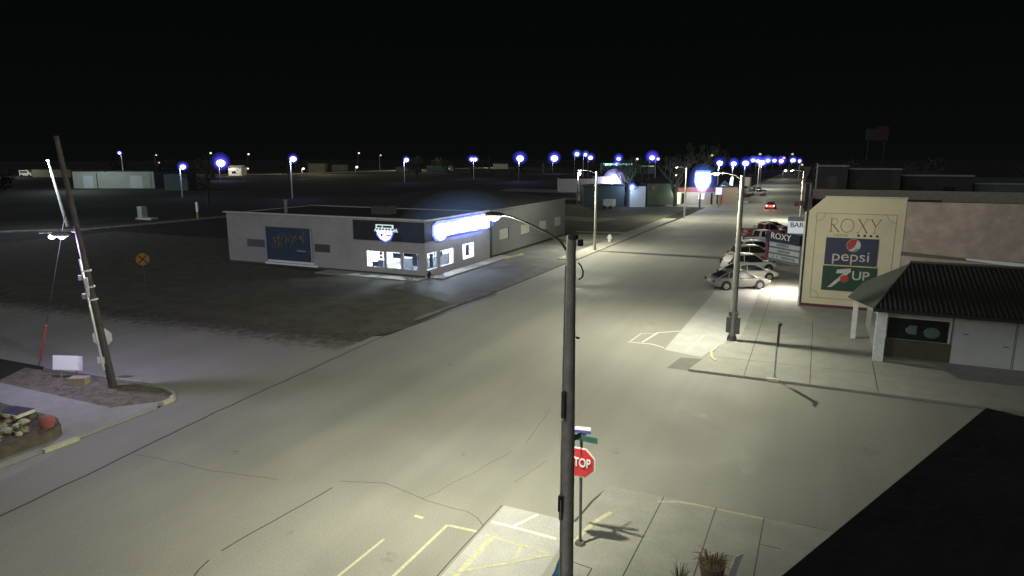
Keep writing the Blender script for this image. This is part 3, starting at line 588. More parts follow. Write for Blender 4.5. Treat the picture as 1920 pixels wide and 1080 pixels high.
for x, y in ((-33.5, 49.2), (-30.9, 51.5), (-31.5, 55.2)):
    t_ = MB().box(x-.5, x+.5, y-.5, y+.5, 2.70, 2.748).build('ceiling_light', EM('shop_tube', (.93, .97, 1), 12), wb)
    lo = lamp('shop_light', 'POINT', (x, y, 2.5), LPS, (.92, .97, 1), .35)
# shield logo on the south band
lit = EM('logo_white', (.85, .93, 1), 1.6); lit2 = EM('logo_text', (.75, .9, .9), .8)
cx = -33.1
sg = MB().wprism([(cx-.85, 3.92), (cx-.8, 3.55), (cx-.5, 3.2), (cx, 2.98), (cx+.45, 3.2), (cx+.7, 3.6), (cx+.75, 3.92)], Y0-.12, Y0-.065).build('shield_sign', lit, wb)
MB().box(cx-.45, cx-.25, Y0-.135, Y0-.122, 3.4, 3.62).build('shield_mark', M('mark_dark', (.05, .12, .1), .5), sg)
MB().box(cx+.12, cx+.62, Y0-.135, Y0-.122, 3.46, 3.58).build('shield_stripe', EM('mark_red', (.8, .12, .16), .7), sg)
MB().box(cx-.95, cx+.85, Y0-.12, Y0-.066, 4.08, 4.42).build('sign_plate', lit2, sg)
MB().box(cx-.8, cx-.3, Y0-.13, Y0-.122, 4.16, 4.34).box(cx-.2, cx+.7, Y0-.13, Y0-.122, 4.16, 4.34).build('plate_lettering', M('navy_letter', (.03, .05, .09), .5), sg)
sc_ = MB()
for k, (a, b_) in enumerate([(-1.05, .1), (-.75, .16), (-.42, .1), (-.1, .18), (.22, .1), (.52, .2), (.85, .12), (1.08, .25)]):
    sc_.tube([(cx+a, Y0-.14, 3.78+b_*.5), (cx+a+.09, Y0-.14, 4.0+b_*.4), (cx+a+.2, Y0-.14, 3.8)], .045, 5)
sc_.build('script_lettering', lit2, sg)
MB().wprism([(cx-.95, 3.95), (cx-.92, 3.5), (cx-.58, 3.1), (cx, 2.86), (cx+.55, 3.1), (cx+.82, 3.6), (cx+.85, 3.95)], Y0-.09, Y0-.064).build('bloom_plate', EM('bloom_blue', (.10, .16, 1), .9), sg)  # emissive blue plate added for the glow round the shield logo
# bright east sign
es = thing('illuminated_sign', 'overexposed white illuminated sign glowing blue on the corner shop fascia', 'sign', (-29.18, 53.5, 3.1))
SW = EM('sign_blaze', (.95, .97, 1), 4)
XF = X1+.14
def eprism(mb, pts, x0, x1):
    n = len(pts); ar = sum(pts[i][0]*pts[(i+1) % n][1]-pts[(i+1) % n][0]*pts[i][1] for i in range(n))
    if ar < 0: pts = pts[::-1]
    return mb.add([(x1, y, z) for y, z in pts]+[(x0, y, z) for y, z in pts], [tuple(range(n)), tuple(reversed(range(n, 2*n)))]+[(i, i+n, (i+1) % n+n, (i+1) % n) for i in range(n)])
m = MB()
eprism(m, [(48.6, 4.3), (48.5, 3.7), (48.8, 3.3), (49.4, 3.02), (49.9, 3.05), (50.5, 3.4), (50.7, 3.6), (50.7, 4.25), (50.2, 4.42), (49.2, 4.42)], XF, XF+.12)
m.build('logo_panel', SW, es)
m = MB(); rr_ = random.Random(3); y = 50.75
while y < 58.6:
    wdt = rr_.uniform(.5, .75); lo_ = 3.30 + rr_.uniform(-.06, .08); hi_ = 4.32 + rr_.uniform(0, .28)
    eprism(m, [(y, lo_), (y+wdt, lo_+.02), (y+wdt+.02, hi_-.1), (y+wdt*.8, hi_), (y+.1, hi_), (y, hi_-.12)], XF, XF+.12); y += wdt+.015
m.build('letters', SW, es)
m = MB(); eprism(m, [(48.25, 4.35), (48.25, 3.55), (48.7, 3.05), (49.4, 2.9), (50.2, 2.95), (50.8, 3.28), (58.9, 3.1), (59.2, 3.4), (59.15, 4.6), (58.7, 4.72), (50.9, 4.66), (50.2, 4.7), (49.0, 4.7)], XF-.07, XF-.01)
m.build('bloom_plate', EM('bloom_blue2', (.16, .22, 1), 1.6), es)  # larger blue emitter added behind the letters as their glow
for y in (49.5, 52.2, 54.8, 57.4): lamp('sign_light', 'POINT', (X1+1.1, y, 3.9), LPE, (.72, .8, 1), .5)
# emissive volumes added round the sign to imitate camera bloom
m = MB().ball((XF+.1, 54.0, 3.9), 1.0, 24, 16, (.9, 6.3, 1.15)); m.build('bloom_halo', GLOW('sign_bloom', (.10, .16, 1), .30), es, True)
for q_ in (1, .82, .66, .5, .36): MB().ball((XF, 53.0, 4.3), 1.0, 24, 16, (3.2*q_, 9.0*q_, 2.9*q_)).build('bloom_halo', GLOW('sign_bloom_wide', (.30, .50, 1), .0035), es, True)
# mural, vents
mu = MB().box(-46.65, -41.35, Y0-.05, Y0-.004, .62, 3.7).build('mural', None or M('mural_blue', (0.032, 0.052, 0.09), .7, .25, .8), wb)
for a_, b_ in ((-46.8, -46.65), (-41.35, -41.2)): MB().box(a_, b_, Y0-.09, Y0-.004, .6, 3.78).build('mural_frame', M('frame_bluegrey', (.3, .32, .38), .6), wb)
MB().box(-46.5, -41.0, Y0-.16, Y0-.004, .42, .58).build('mural_ledge', M('ledge_pale', (.75, .77, .8), .6), wb)
MB().box(-46.9, -40.7, Y0-.12, Y0-.004, .18, .34).build('mural_ledge', M('ledge_pale', (.75, .77, .8)), wb)
pal = [(.5, .5, .12), (.15, .45, .2), (.6, .16, .12), (.55, .5, .4), (.2, .4, .5), (.5, .3, .1)]
rm = random.Random(11)
for ci, c in enumerate(pal):
    m = MB()
    for i in range(5):
        x = rm.uniform(-45.9, -42.2); z = 1.5+rm.uniform(0, .9)+(x+46)*.12; hgt = rm.uniform(.25, .6)
        m.tube([(x, Y0-.055, z), (x+rm.uniform(-.15, .25), Y0-.055, z+hgt*.5), (x+rm.uniform(-.1, .3), Y0-.055, z+hgt)], rm.uniform(.03, .07), 5)
    m.build('painted_figure', M('mural_paint_%s' % 'abcdef'[ci], tuple(q*.4 for q in c), .7), mu)
MB().box(-43.0, -42.0, Y0-.055, Y0-.05, 1.55, 1.63).build('painted_figure', M('mural_tag', (.3, .38, .48), .7), mu)
MB().box(-49.1, -46.95, Y0-.05, Y0-.004, 1.72, 2.42).build('dark_panel', M('panel_slate', (.10, .10, .14), .7), wb)
MB().box(-40.9, -39.2, Y0-.05, Y0-.004, 1.65, 2.35).build('dark_panel', M('panel_slate2', (.075, .06, .075), .7), wb)
MB().tube([(-47.2, 50.5, 4.7), (-47.2, 50.5, 5.9)], .16, 8).tube([(-47.2, 50.5, 5.9), (-47.2, 50.5, 6.0)], .24, 8).build('flue', STEEL, wb)
MB().box(-38.5, -36.6, 52.5, 54, 4.72, 5.5).build('roof_unit', M('unit_dark', (.06, .06, .06), .7), wb)
# two bulbs beside the sign end
for i, (z, lb) in enumerate(((4.55, 'upper'), (3.9, 'lower'))):
    b_ = MB().ball((-28.95, 60.0, z), .11, 10, 6).build('bulb', EM('bulb_white', (1, 1, 1), 5), None, True, org=(-28.95, 60.0, z)); b_.location = (-28.95, 60.0, z)
    tag(b_, '%s of two small bare bulbs past the end of the glowing sign' % lb, 'bulb')
# shrub stump at the corner
ts = tuft((-28.6, 46.6, .09), .5, .7, 40, M('dark_twigs', (0.05, 0.06, 0.035)), 'dark scrubby bush at the corner of the white shop', None)

# ---- grey building next door
gb = thing('grey_building', 'plain grey building with four small boarded windows, north of the shop', 'building', (-42, 73, -.012))
GW = M('grey_render', (.17, .18, .19), .85, .1, .6)
GX = -29.9
MB().wall('y', GX-.25, GX, 61.4, 83.7, 0, 4.65, [(63.2, 65.6, 1.45, 2.6), (68.9, 71.6, 1.42, 2.55), (74.5, 76.9, 1.35, 2.5), (79.8, 82.3, 1.3, 2.5)]).box(-54, GX-.25, 61.4, 61.65, 0, 4.65).box(-54, GX-.25, 83.45, 83.7, 0, 4.65).box(-54, -53.75, 61.65, 83.45, 0, 4.65).build('wall', GW, gb)
for a, b, c, d in ((63.2, 65.6, 1.45, 2.6), (68.9, 71.6, 1.42, 2.55), (74.5, 76.9, 1.35, 2.5), (79.8, 82.3, 1.3, 2.5)):
    wn = MB().box(GX-.16, GX-.10, a, b, c, d).build('window', M('boarded_pale', (.42, .42, .38), .7), gb)
    MB().box(GX-.02, GX+.05, a-.06, b+.06, c-.08, c-.002).build('sill', GW, wn)
MB().add([(-54, 61.4, 4.66), (GX+.1, 61.4, 4.66), (GX+.1, 83.7, 4.66), (-54, 83.7, 4.66), (-42, 66, 6.2), (-42, 80, 6.2)], [(0, 1, 4), (1, 2, 5, 4), (2, 3, 5), (3, 0, 4, 5), (0, 3, 2, 1)]).build('roof', M('roof_charcoal', (.035, .035, .04), .9, .3, .7), gb)
MB().box(GX-.1, GX+.14, 61.3, 83.8, 4.662, 4.74).build('roof_edge', M('edge_grey', (.25, .25, .24), .7), gb)

# ================================================================== ROXY THEATRE
rx = thing('theatre', 'cream theatre side wall painted with ROXY and soft drink adverts', 'building', (5.5, 58, -.012))
CREAM = M('cream_wall', (.60, .545, .385), .85, .10, .5)
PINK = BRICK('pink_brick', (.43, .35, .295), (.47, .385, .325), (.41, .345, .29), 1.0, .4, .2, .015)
RY = 48.5
MB().wprism([(-.2, .28), (5.55, .28), (5.55, 7.48), (.9, 7.5), (-.05, 6.55)], RY, RY+.3).build('painted_wall', CREAM, rx)
MB().box(-.22, 5.55, RY-.04, RY+.3, 0, .279).build('plinth', M('plinth_maroon', (.13, .035, .055), .8), rx)
MB().wall('x', RY+.05, RY+.35, 5.551, 24, 0, 7.3).build('brick_wall', PINK, rx)
MB().box(-.2, .1, RY+.3, 68, 0, 6.5).box(23.7, 24, RY+.36, 68, 0, 7.2).box(.1, 23.7, 67.7, 68, 0, 7.2).build('wall', M('theatre_front', (.22, .2, .16), .85), rx)
MB().box(.1, 23.7, RY+.36, 67.7, 6.1, 6.3).build('roof', BLACKROOF, rx)
MB().box(-.30, -.2, RY-.06, RY+.02, .1, 6.5).build('corner_trim', M('trim_pale', (.55, .55, .48), .6), rx)
MB().box(-.195, -.08, RY-.03, RY-.002, .28, 6.5).build('corner_trim', DARK, rx)
MB().box(.86, 5.6, RY-.05, RY+.36, 7.502, 7.56).build('wall_cap', M('trim_pale', (.55, .55, .48)), rx)
MB().box(5.6, 7.4, RY, RY+.4, 7.302, 7.42).build('wall_cap', DARK, rx)
YP = RY-.012
bd = MB()
def fr(x0, x1, z0, z1, w_, y=YP): bd.box(x0, x1, y, RY-.001, z0, z0+w_).box(x0, x1, y, RY-.001, z1-w_, z1).box(x0, x0+w_, y, RY-.001, z0+w_, z1-w_).box(x1-w_, x1, y, RY-.001, z0+w_, z1-w_)
fr(.42, 5.1, .7, 6.45, .035)
for cxx, czz in ((.42, .7), (5.1, .7), (.42, 6.45), (5.1, 6.45)):
    sx, sz = (1 if cxx < 1 else -1), (1 if czz < 1 else -1)
    bd.tube([(cxx+sx*.55*math.sin(t*.39), RY-.01, czz+sz*.55*math.cos(t*.39)) for t in range(5)], .014, 4)
bd.build('painted_border', M('painted_umber', (.30, .24, .15), .9), rx)
# ROXY lettering, thin display serif strokes
LT = M('faded_letter_brown', (.22, .19, .11), .9, .25, 6)
lt = MB()
def stroke(pts, r): lt.tube([(x, RY-.004, z) for x, z in pts], r, 5)
Zb, Zt = 5.22, 6.1
def serif(x, z, w_=.12): stroke([(x-w_, z), (x+w_, z)], .016)
x = 1.35
stroke([(x, Zb), (x, Zt)], .035); stroke([(x, Zt), (x+.28, Zt-.02), (x+.38, Zt-.2), (x+.3, Zt-.38), (x, Zt-.43)], .018); stroke([(x+.1, Zt-.43), (x+.48, Zb)], .04); serif(x, Zb); serif(x, Zt, .08); serif(x+.48, Zb, .09)
stroke([(2.3+.38*math.cos(t*.35), (Zb+Zt)/2+.44*math.sin(t*.35)) for t in range(19)], .024)
x = 2.95; stroke([(x, Zt), (x+.52, Zb)], .042); stroke([(x+.5, Zt), (x, Zb)], .016)
for a in (x, x+.5): serif(a, Zt, .09); serif(a, Zb, .09)
x = 3.68; stroke([(x, Zt), (x+.26, Zt-.46)], .036); stroke([(x+.54, Zt), (x+.26, Zt-.46), (x+.22, Zb)], .02); serif(x, Zt, .09); serif(x+.54, Zt, .09); serif(x+.22, Zb, .1)
lt.build('painted_lettering', LT, rx)
text('painted_lettering', 'THEATRE', .22, LT, (1.95, RY-.006, 5.0), 0, rx, ext=.004)
MB().box(2.94, 3.08, YP, RY-.001, 4.96, 5.1).box(3.3, 3.44, YP, RY-.001, 4.96, 5.1).box(3.66, 3.80, YP, RY-.001, 4.96, 5.1).box(4.02, 4.16, YP, RY-.001, 4.96, 5.1).build('painted_squares', DARK, rx)
pp = thing('advert_board', 'blue soft drink advert with round red white emblem on theatre wall', 'advert', (2.7, RY, 3.06))
MB().box(1.12, 4.22, RY-.05, RY-.002, 3.04, 4.84).build('board', M('advert_blue', (.042, .05, .09), .6, .12, 2), pp)
AW = M('advert_white', (.50, .49, .42), .6)
text('lettering', 'pepsi', .98, AW, (2.67, RY-.056, 3.62), 0, pp, sx=1.12, ext=.004, bold=.0)
ex, ez, er = 2.78, 4.38, .42
MB().wprism([(ex+er*math.cos(R(10*k)), ez+er*math.sin(R(10*k))) for k in range(36)], RY-.058, RY-.051).build('emblem', AW, pp)
up_ = [(ex+(er-.02)*math.cos(R(a)), ez+(er-.02)*math.sin(R(a))) for a in range(60, 231, 10)]+[(ex-.12, ez-.26), (ex+.04, ez-.12), (ex+.13, ez+.06), (ex+.17, ez+.25)]
MB().wprism(up_, RY-.064, RY-.0585).build('emblem_red', M('emblem_red', (.38, .05, .05), .6), pp)
lo_ = [(ex+(er-.04)*math.cos(R(a)), ez+(er-.04)*math.sin(R(a))) for a in range(255, 331, 10)]+[(ex+.24, ez-.2), (ex+.08, ez-.33)]
MB().wprism(lo_, RY-.064, RY-.0585).build('emblem_blue', M('advert_blue2', (.04, .07, .2), .6), pp)
su = thing('advert_board', 'green soft drink advert with large slanted white 7, below the blue one', 'advert', (2.7, RY, 1.3))
MB().box(1.08, 4.3, RY-.05, RY-.002, 1.3, 2.95).build('board', M('advert_green', (.022, .062, .045), .6, .12, 2), su)
MB().box(1.08, 4.25, RY-.055, RY-.002, 2.955, 3.035).build('top_edge', M('advert_yellow', (.5, .46, .18), .6), su)
MB().wprism([(1.95, 2.72), (2.75, 2.84), (2.78, 2.62), (1.7, 1.52), (1.45, 1.5), (2.35, 2.5), (1.9, 2.46)], RY-.062, RY-.051).build('seven', AW, su)
MB().wprism([(2.42+.26*math.cos(R(15*k)), 2.12+.26*math.sin(R(15*k))) for k in range(24)], RY-.072, RY-.063).build('red_dot', M('emblem_red', (.38, .05, .05)), su)
text('lettering', 'UP', .82, AW, (3.35, RY-.056, 2.35), 0, su, sx=1.05, ext=.004, bold=.01)
# marquee: angled reader board
mq = thing('marquee', 'theatre marquee board with ROXY and three rows of letters', 'marquee', (-.3, 51, 2.5))
P0 = Vector((-2.68, 52.2)); P1 = Vector((-.35, 49.6)); dv = (P1-P0).normalized(); nv = Vector((dv.y, -dv.x)); L_ = (P1-P0).length
if nv.y > 0: nv = -nv
def mpt(u, o, z): q = P0+dv*u*L_+nv*o; return (q.x, q.y, z)
def mbox(mb, u0, u1, z0, z1, o0, o1):
    v = [mpt(u0, o0, z0), mpt(u1, o0, z0), mpt(u1, o1, z0), mpt(u0, o1, z0), mpt(u0, o0, z1), mpt(u1, o0, z1), mpt(u1, o1, z1), mpt(u0, o1, z1)]
    return mb.add(v, [(0, 3, 2, 1), (4, 5, 6, 7), (0, 1, 5, 4), (1, 2, 6, 5), (2, 3, 7, 6), (3, 0, 4, 7)])
body = MB().prism([(P0.x, P0.y), (P1.x, P1.y), (-.3, 49.6), (-.3, 56.0), (-.4, 56.0), (P0.x, P0.y+1.0)], 2.6, 4.05).build('cabinet', M('marquee_grey', (.12, .13, .15), .5), mq)
mbox(MB(), 0.02, 1.0, 4.05, 4.74, .0, .2).build('name_panel', M('marquee_navy', (.01, .013, .035), .5), mq)
mbox(MB(), -.03, .05, 2.55, 4.2, -.05, .12).build('end_post', M('marquee_maroon', (.11, .03, .05), .5), mq)
a_ = mpt(.01, .05, 4.35); MB().ball(a_, .34, 12, 8, (.55, .55, 1.2)).build('finial', M('marquee_navy', (.01, .013, .035)), mq, True)
ang = math.degrees(math.atan2(dv.y, dv.x))
q = mpt(.46, .225, 4.45); text('name_lettering', 'ROXY', .62, M('letter_pale', (.75, .75, .66), .5), q, ang, mq, sx=1.25, ext=.012, bold=.0)
rb = M('reader_panel', (.38, .41, .41), .5, .1, 2)
for i, z in enumerate((3.68, 3.24, 2.80)):
    r_ = mbox(MB(), .07, .97, z, z+.31, .03, .06).build('reader_panel', rb, mq)
    m = MB(); rq = random.Random(20+i); u = .2 if i == 2 else .30
    while u < (.86 if i == 2 else .72):
        if rq.random() > .2: mbox(m, u, u+.028, z+.06, z+.25, .062, .07)
        u += .042
    m.build('reader_lettering', M('reader_dark', (.12, .14, .16), .6), r_)
m = MB().box(-2.3, -.5, 52.6, 55.2, 2.5, 2.56).build('soffit_light', EM('soffit', (1, .95, .85), 4), mq)
for (x, y) in ((-1.4, 51.9), (-1.2, 54.0)): lamp('soffit_lamp', 'SPOT', (x, y, 2.45), LPM, (1, .93, .78), .25, (x, y-.3, 0), 165, .9)
# blade sign further up
bs = MB().box(-.55, -.22, 70, 70.5, 4.9, 7.6).box(-.7, -.55, 70.1, 70.4, 5.2, 5.5).build('blade_sign', DARK, None, org=(-.3, 70, 4.9)); bs.location = (-.3, 70, 4.9); tag(bs, 'dark vertical blade sign above the pavement past the theatre', 'sign')
# BAR sign
ba = thing('bar_sign', 'grey and white projecting sign reading BAR beyond the marquee', 'sign', (-1.0, 64.5, 3.4))
MB().box(-1.75, -.2, 64.5, 64.8, 4.45, 4.85).build('upper_panel', M('bar_grey', (.2, .22, .25), .5), ba)
lw = MB().box(-1.72, -.2, 64.5, 64.8, 3.35, 4.449).build('lower_panel', EM('bar_white', (.75, .85, .9), .45), ba)
text('lettering', 'BAR', .62, M('bar_letter', (.03, .035, .04), .5), (-.98, 64.48, 4.10), 0, ba, sx=1.0, ext=.01, bold=.008)
hs_ = thing('hanging_sign', 'small maroon hanging sign over the pavement far up the street', 'sign', (-1.0, 90, 4.1))
MB().box(-1.84, -1.3, 90, 90.15, 4.1, 4.7).box(-1.2, -.5, 90, 90.15, 4.2, 4.75).build('panel', M('maroon_sign', (.2, .06, .07), .6), hs_)
MB().box(-1.3, -.05, 90.05, 90.1, 4.72, 4.78).build('bracket', DARK, hs_)

# ================================================================== SHOP WITH TILED ROOF (right)
tb = thing('tiled_roof_building', 'white building with dark ribbed hip roof and big dark window', 'building', (9, 42, .10))
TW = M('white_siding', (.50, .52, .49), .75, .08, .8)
WY = 37.5
MB().wall('x', WY, WY+.2, 3.75, 6.8, .1, 2.9, [(4.05, 6.7, 1.0, 2.1)]).build('front_wall', TW, tb)
MB().box(3.9, 6.83, WY-.14, WY-.002, .1, .99).build('brown_panel', M('brown_panel', (.09, .078, .05), .8, .15, 2), tb)
MB().box(6.85, 24, WY-.25, WY+.2, .1, 2.95).build('front_wall', TW, tb)
for x in (9.3, 9.36, 12.2): MB().box(x, x+.03, WY-.262, WY-.251, .12, 2.7).build('door_seam', M('seam_grey', (.16, .17, .17), .7), tb)
for x, z in ((7.3, 2.35), (7.25, 1.6), (9.0, 2.4), (8.9, 1.15)): MB().box(x, x+.22, WY-.27, WY-.251, z, z+.05).build('door_hinge', M('seam_grey', (.16, .17, .17)), tb)
wn = MB().box(4.05, 6.7, WY+.12, WY+.18, 1.0, 2.1).build('window', M('dark_window', (.016, .02, .016), .15, .3, 2), tb)
MB().box(5.0, 5.35, WY+.08, WY+.11, 1.3, 1.75).ball((5.1, WY+.08, 1.5), .25, 8, 6, (1, .1, .8)).build('shape_behind_glass', M('pane_blue', (.16, .2, .24), .6), wn)
MB().ball((6.0, WY+.08, 1.45), .36, 10, 6, (1, .1, .8)).build('shape_behind_glass', M('pane_teal', (.10, .17, .15), .6), wn)
MB().box(3.42, 3.86, 36.15, 36.55, .1, 2.75).build('pillar', M('pillar_white', (.66, .70, .68), .7), tb)
MB().box(2.62, 2.86, 40.4, 40.65, .1, 2.6).build('pillar', M('pillar_white', (.66, .70, .68)), tb)
MB().add([(3.42, 36.2, 2.45), (3.55, 36.2, 2.45), (2.95, 40.5, 2.3), (2.75, 40.5, 2.3), (3.42, 36.2, 2.8), (3.55, 36.2, 2.8), (2.95, 40.5, 2.62), (2.75, 40.5, 2.62)],
         [(0, 1, 2, 3), (7, 6, 5, 4), (0, 4, 5, 1), (1, 5, 6, 2), (2, 6, 7, 3), (3, 7, 4, 0)]).box(3.86, 24, 36.2, 36.35, 2.62, 2.85).build('fascia', M('pillar_white', (.66, .70, .68)), tb)
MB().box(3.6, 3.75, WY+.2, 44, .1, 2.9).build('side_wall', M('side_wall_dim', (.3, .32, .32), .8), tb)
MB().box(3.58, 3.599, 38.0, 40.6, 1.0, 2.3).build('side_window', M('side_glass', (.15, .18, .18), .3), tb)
# roof: eave polygon and ridge
E0, E1, E2, E3 = (3.2, 35.5, 2.86), (25, 35.9, 2.86), (2.2, 39.3, 2.62), (3.2, 43.6, 2.8)
A0, A1 = (5.15, 40.6, 4.5), (25, 40.6, 4.5)
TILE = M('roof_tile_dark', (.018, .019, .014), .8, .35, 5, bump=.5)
rf = MB().add([E0, E1, A1, A0], [(0, 1, 2, 3)]).add([E0, A0, (25, 45.5, 3.0), A1, E3], [(1, 4, 2, 3)]).build('roof', TILE, tb)
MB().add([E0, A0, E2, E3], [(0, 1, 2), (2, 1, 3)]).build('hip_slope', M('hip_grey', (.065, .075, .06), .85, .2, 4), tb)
rb_ = MB(); k = 0; x = 3.5
while x < 24.5:
    t0 = 0; yb = 35.5+(x-3.2)*.0183; sl = (x-3.2)/(5.15-3.2)
    if sl < 1: top_ = (x, 35.5+(40.6-35.5)*sl, 2.86+(4.5-2.86)*sl)
    else: top_ = (x, 40.6, 4.5)
    rb_.tube([(x, yb, 2.90), (top_[0], top_[1], top_[2]+.04)], .045, 5); x += .21
rb_.build('roof_rib', M('tile_ridge', (.021, .022, .016), .75, .3, 6), tb)
MB().box(3.15, 25, 35.42, 35.5, 2.74, 2.88).build('eave', M('eave_dark', (.02, .02, .018), .8), tb)
MB().tube([(5.1, 40.6, 4.54), (25, 40.6, 4.54)], .09, 6).tube([(3.2, 35.5, 2.92), (5.15, 40.6, 4.54)], .06, 6).build('ridge', M('ridge_cap', (.07, .08, .06), .8), tb)
MB().add([(5.0, 43.9, 4.45), (25, 43.9, 3.6), (25, 44.1, 3.6), (5.0, 44.1, 4.45), (5.0, 43.9, 4.7), (8.6, 43.9, 4.45), (25, 43.9, 4.0)], [(0, 1, 6, 5, 4)]).box(8.4, 25, 44.15, 44.3, .1, 3.5).build('rear_parapet', M('rear_ledge', (.14, .13, .09), .8), tb)
MB().add([(8.2, 43.86, 4.38), (14, 43.86, 3.86), (14, 43.86, 4.2), (8.2, 43.86, 4.48), (8.2, 43.92, 4.48), (14, 43.92, 4.2)], [(0, 1, 2, 3), (3, 2, 5, 4)]).build('rear_flashing', M('flashing_pale', (.75, .85, .85), .5, .05, 3), tb)

# dark block beyond the theatre
def dark_block(name, label, x0, x1, y0, y1, h, mat, cap=None):
    t = thing(name, label, 'building', ((x0+x1)/2, (y0+y1)/2, -.012))
    MB().box(x0, x1, y0, y1, 0, h).build('wall', mat, t)
    MB().box(x0-.05, x1+.05, y0-.08, y0+.25, h+.002, h+.16).box(x0-.05, x0+.2, y0+.25, y1, h+.002, h+.16).build('roof_edge', cap or M('cap_dim', (.17, .18, .17), .8), t)
    for k in range(max(2, int((x1-x0)/3))):
        a = x0+.8+k*3
        if a+1.2 < x1: MB().box(a, a+1.1, y0-.03, y0-.002, h-2.6, h-1.0).build('window', M('black_window', (.012, .012, .016), .3), t)
    return t
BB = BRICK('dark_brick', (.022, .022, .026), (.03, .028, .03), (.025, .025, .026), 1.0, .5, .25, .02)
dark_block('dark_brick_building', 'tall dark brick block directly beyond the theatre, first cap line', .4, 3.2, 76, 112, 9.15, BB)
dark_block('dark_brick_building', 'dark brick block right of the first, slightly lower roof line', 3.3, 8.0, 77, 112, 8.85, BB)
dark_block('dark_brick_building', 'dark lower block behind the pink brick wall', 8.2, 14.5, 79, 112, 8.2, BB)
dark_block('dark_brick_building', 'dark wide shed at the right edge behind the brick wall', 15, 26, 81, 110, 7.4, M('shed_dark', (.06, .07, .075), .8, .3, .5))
# ================================================================== CARS
PLATE = M('licence_plate', (.6, .6, .55), .5)
def loft(mb, secs, close=True):
    n = len(secs[0]); o = len(mb.v)
    for s_ in secs: mb.v += [tuple(p) for p in s_]
    for i in range(len(secs)-1):
        for k in range(n): mb.f.append((o+i*n+k, o+i*n+(k+1) % n, o+(i+1)*n+(k+1) % n, o+(i+1)*n+k))
    mb.f.append(tuple(o+k for k in reversed(range(n)))); e = o+(len(secs)-1)*n; mb.f.append(tuple(e+k for k in range(n)))
    return mb
STY = {
 'sedan': dict(body=[(-2.36, .48, .78, .68), (-2.30, .34, .92, .78), (-2.0, .26, .99, .86), (-1.3, .22, .98, .90), (0, .2, .93, .91), (1.1, .22, .90, .90), (1.75, .25, .83, .87), (2.15, .3, .74, .80), (2.34, .38, .62, .68)],
               cab=[(-1.95, .98, .70), (-1.15, 1.36, .60), (-.45, 1.44, .60), (.25, 1.40, .60), (1.25, .91, .72)], wh=(-1.38, 1.38), r=.33),
 'suv': dict(body=[(-2.30, .55, .95, .78), (-2.25, .40, 1.05, .86), (-1.8, .3, 1.08, .92), (-1.0, .28, 1.06, .94), (0, .28, 1.04, .94), (1.1, .3, 1.03, .93), (1.8, .33, .97, .90), (2.15, .38, .85, .82), (2.3, .45, .72, .72)],
             cab=[(-2.22, 1.06, .80), (-1.85, 1.62, .68), (-.8, 1.72, .68), (.2, 1.68, .68), (1.15, 1.04, .78)], wh=(-1.38, 1.38), r=.38),
 'pickup': dict(body=[(-2.8, .6, 1.0, .86), (-2.75, .5, 1.08, .92), (-2.0, .38, 1.1, .95), (-.7, .36, 1.1, .95), (.2, .36, 1.08, .95), (1.4, .38, 1.08, .94), (2.2, .4, 1.03, .92), (2.6, .45, .92, .86), (2.72, .5, .8, .76)],
                cab=[(-.75, 1.1, .82), (-.6, 1.72, .70), (.1, 1.80, .70), (.75, 1.76, .70), (1.4, 1.08, .80)], wh=(-1.7, 1.75), r=.40)}
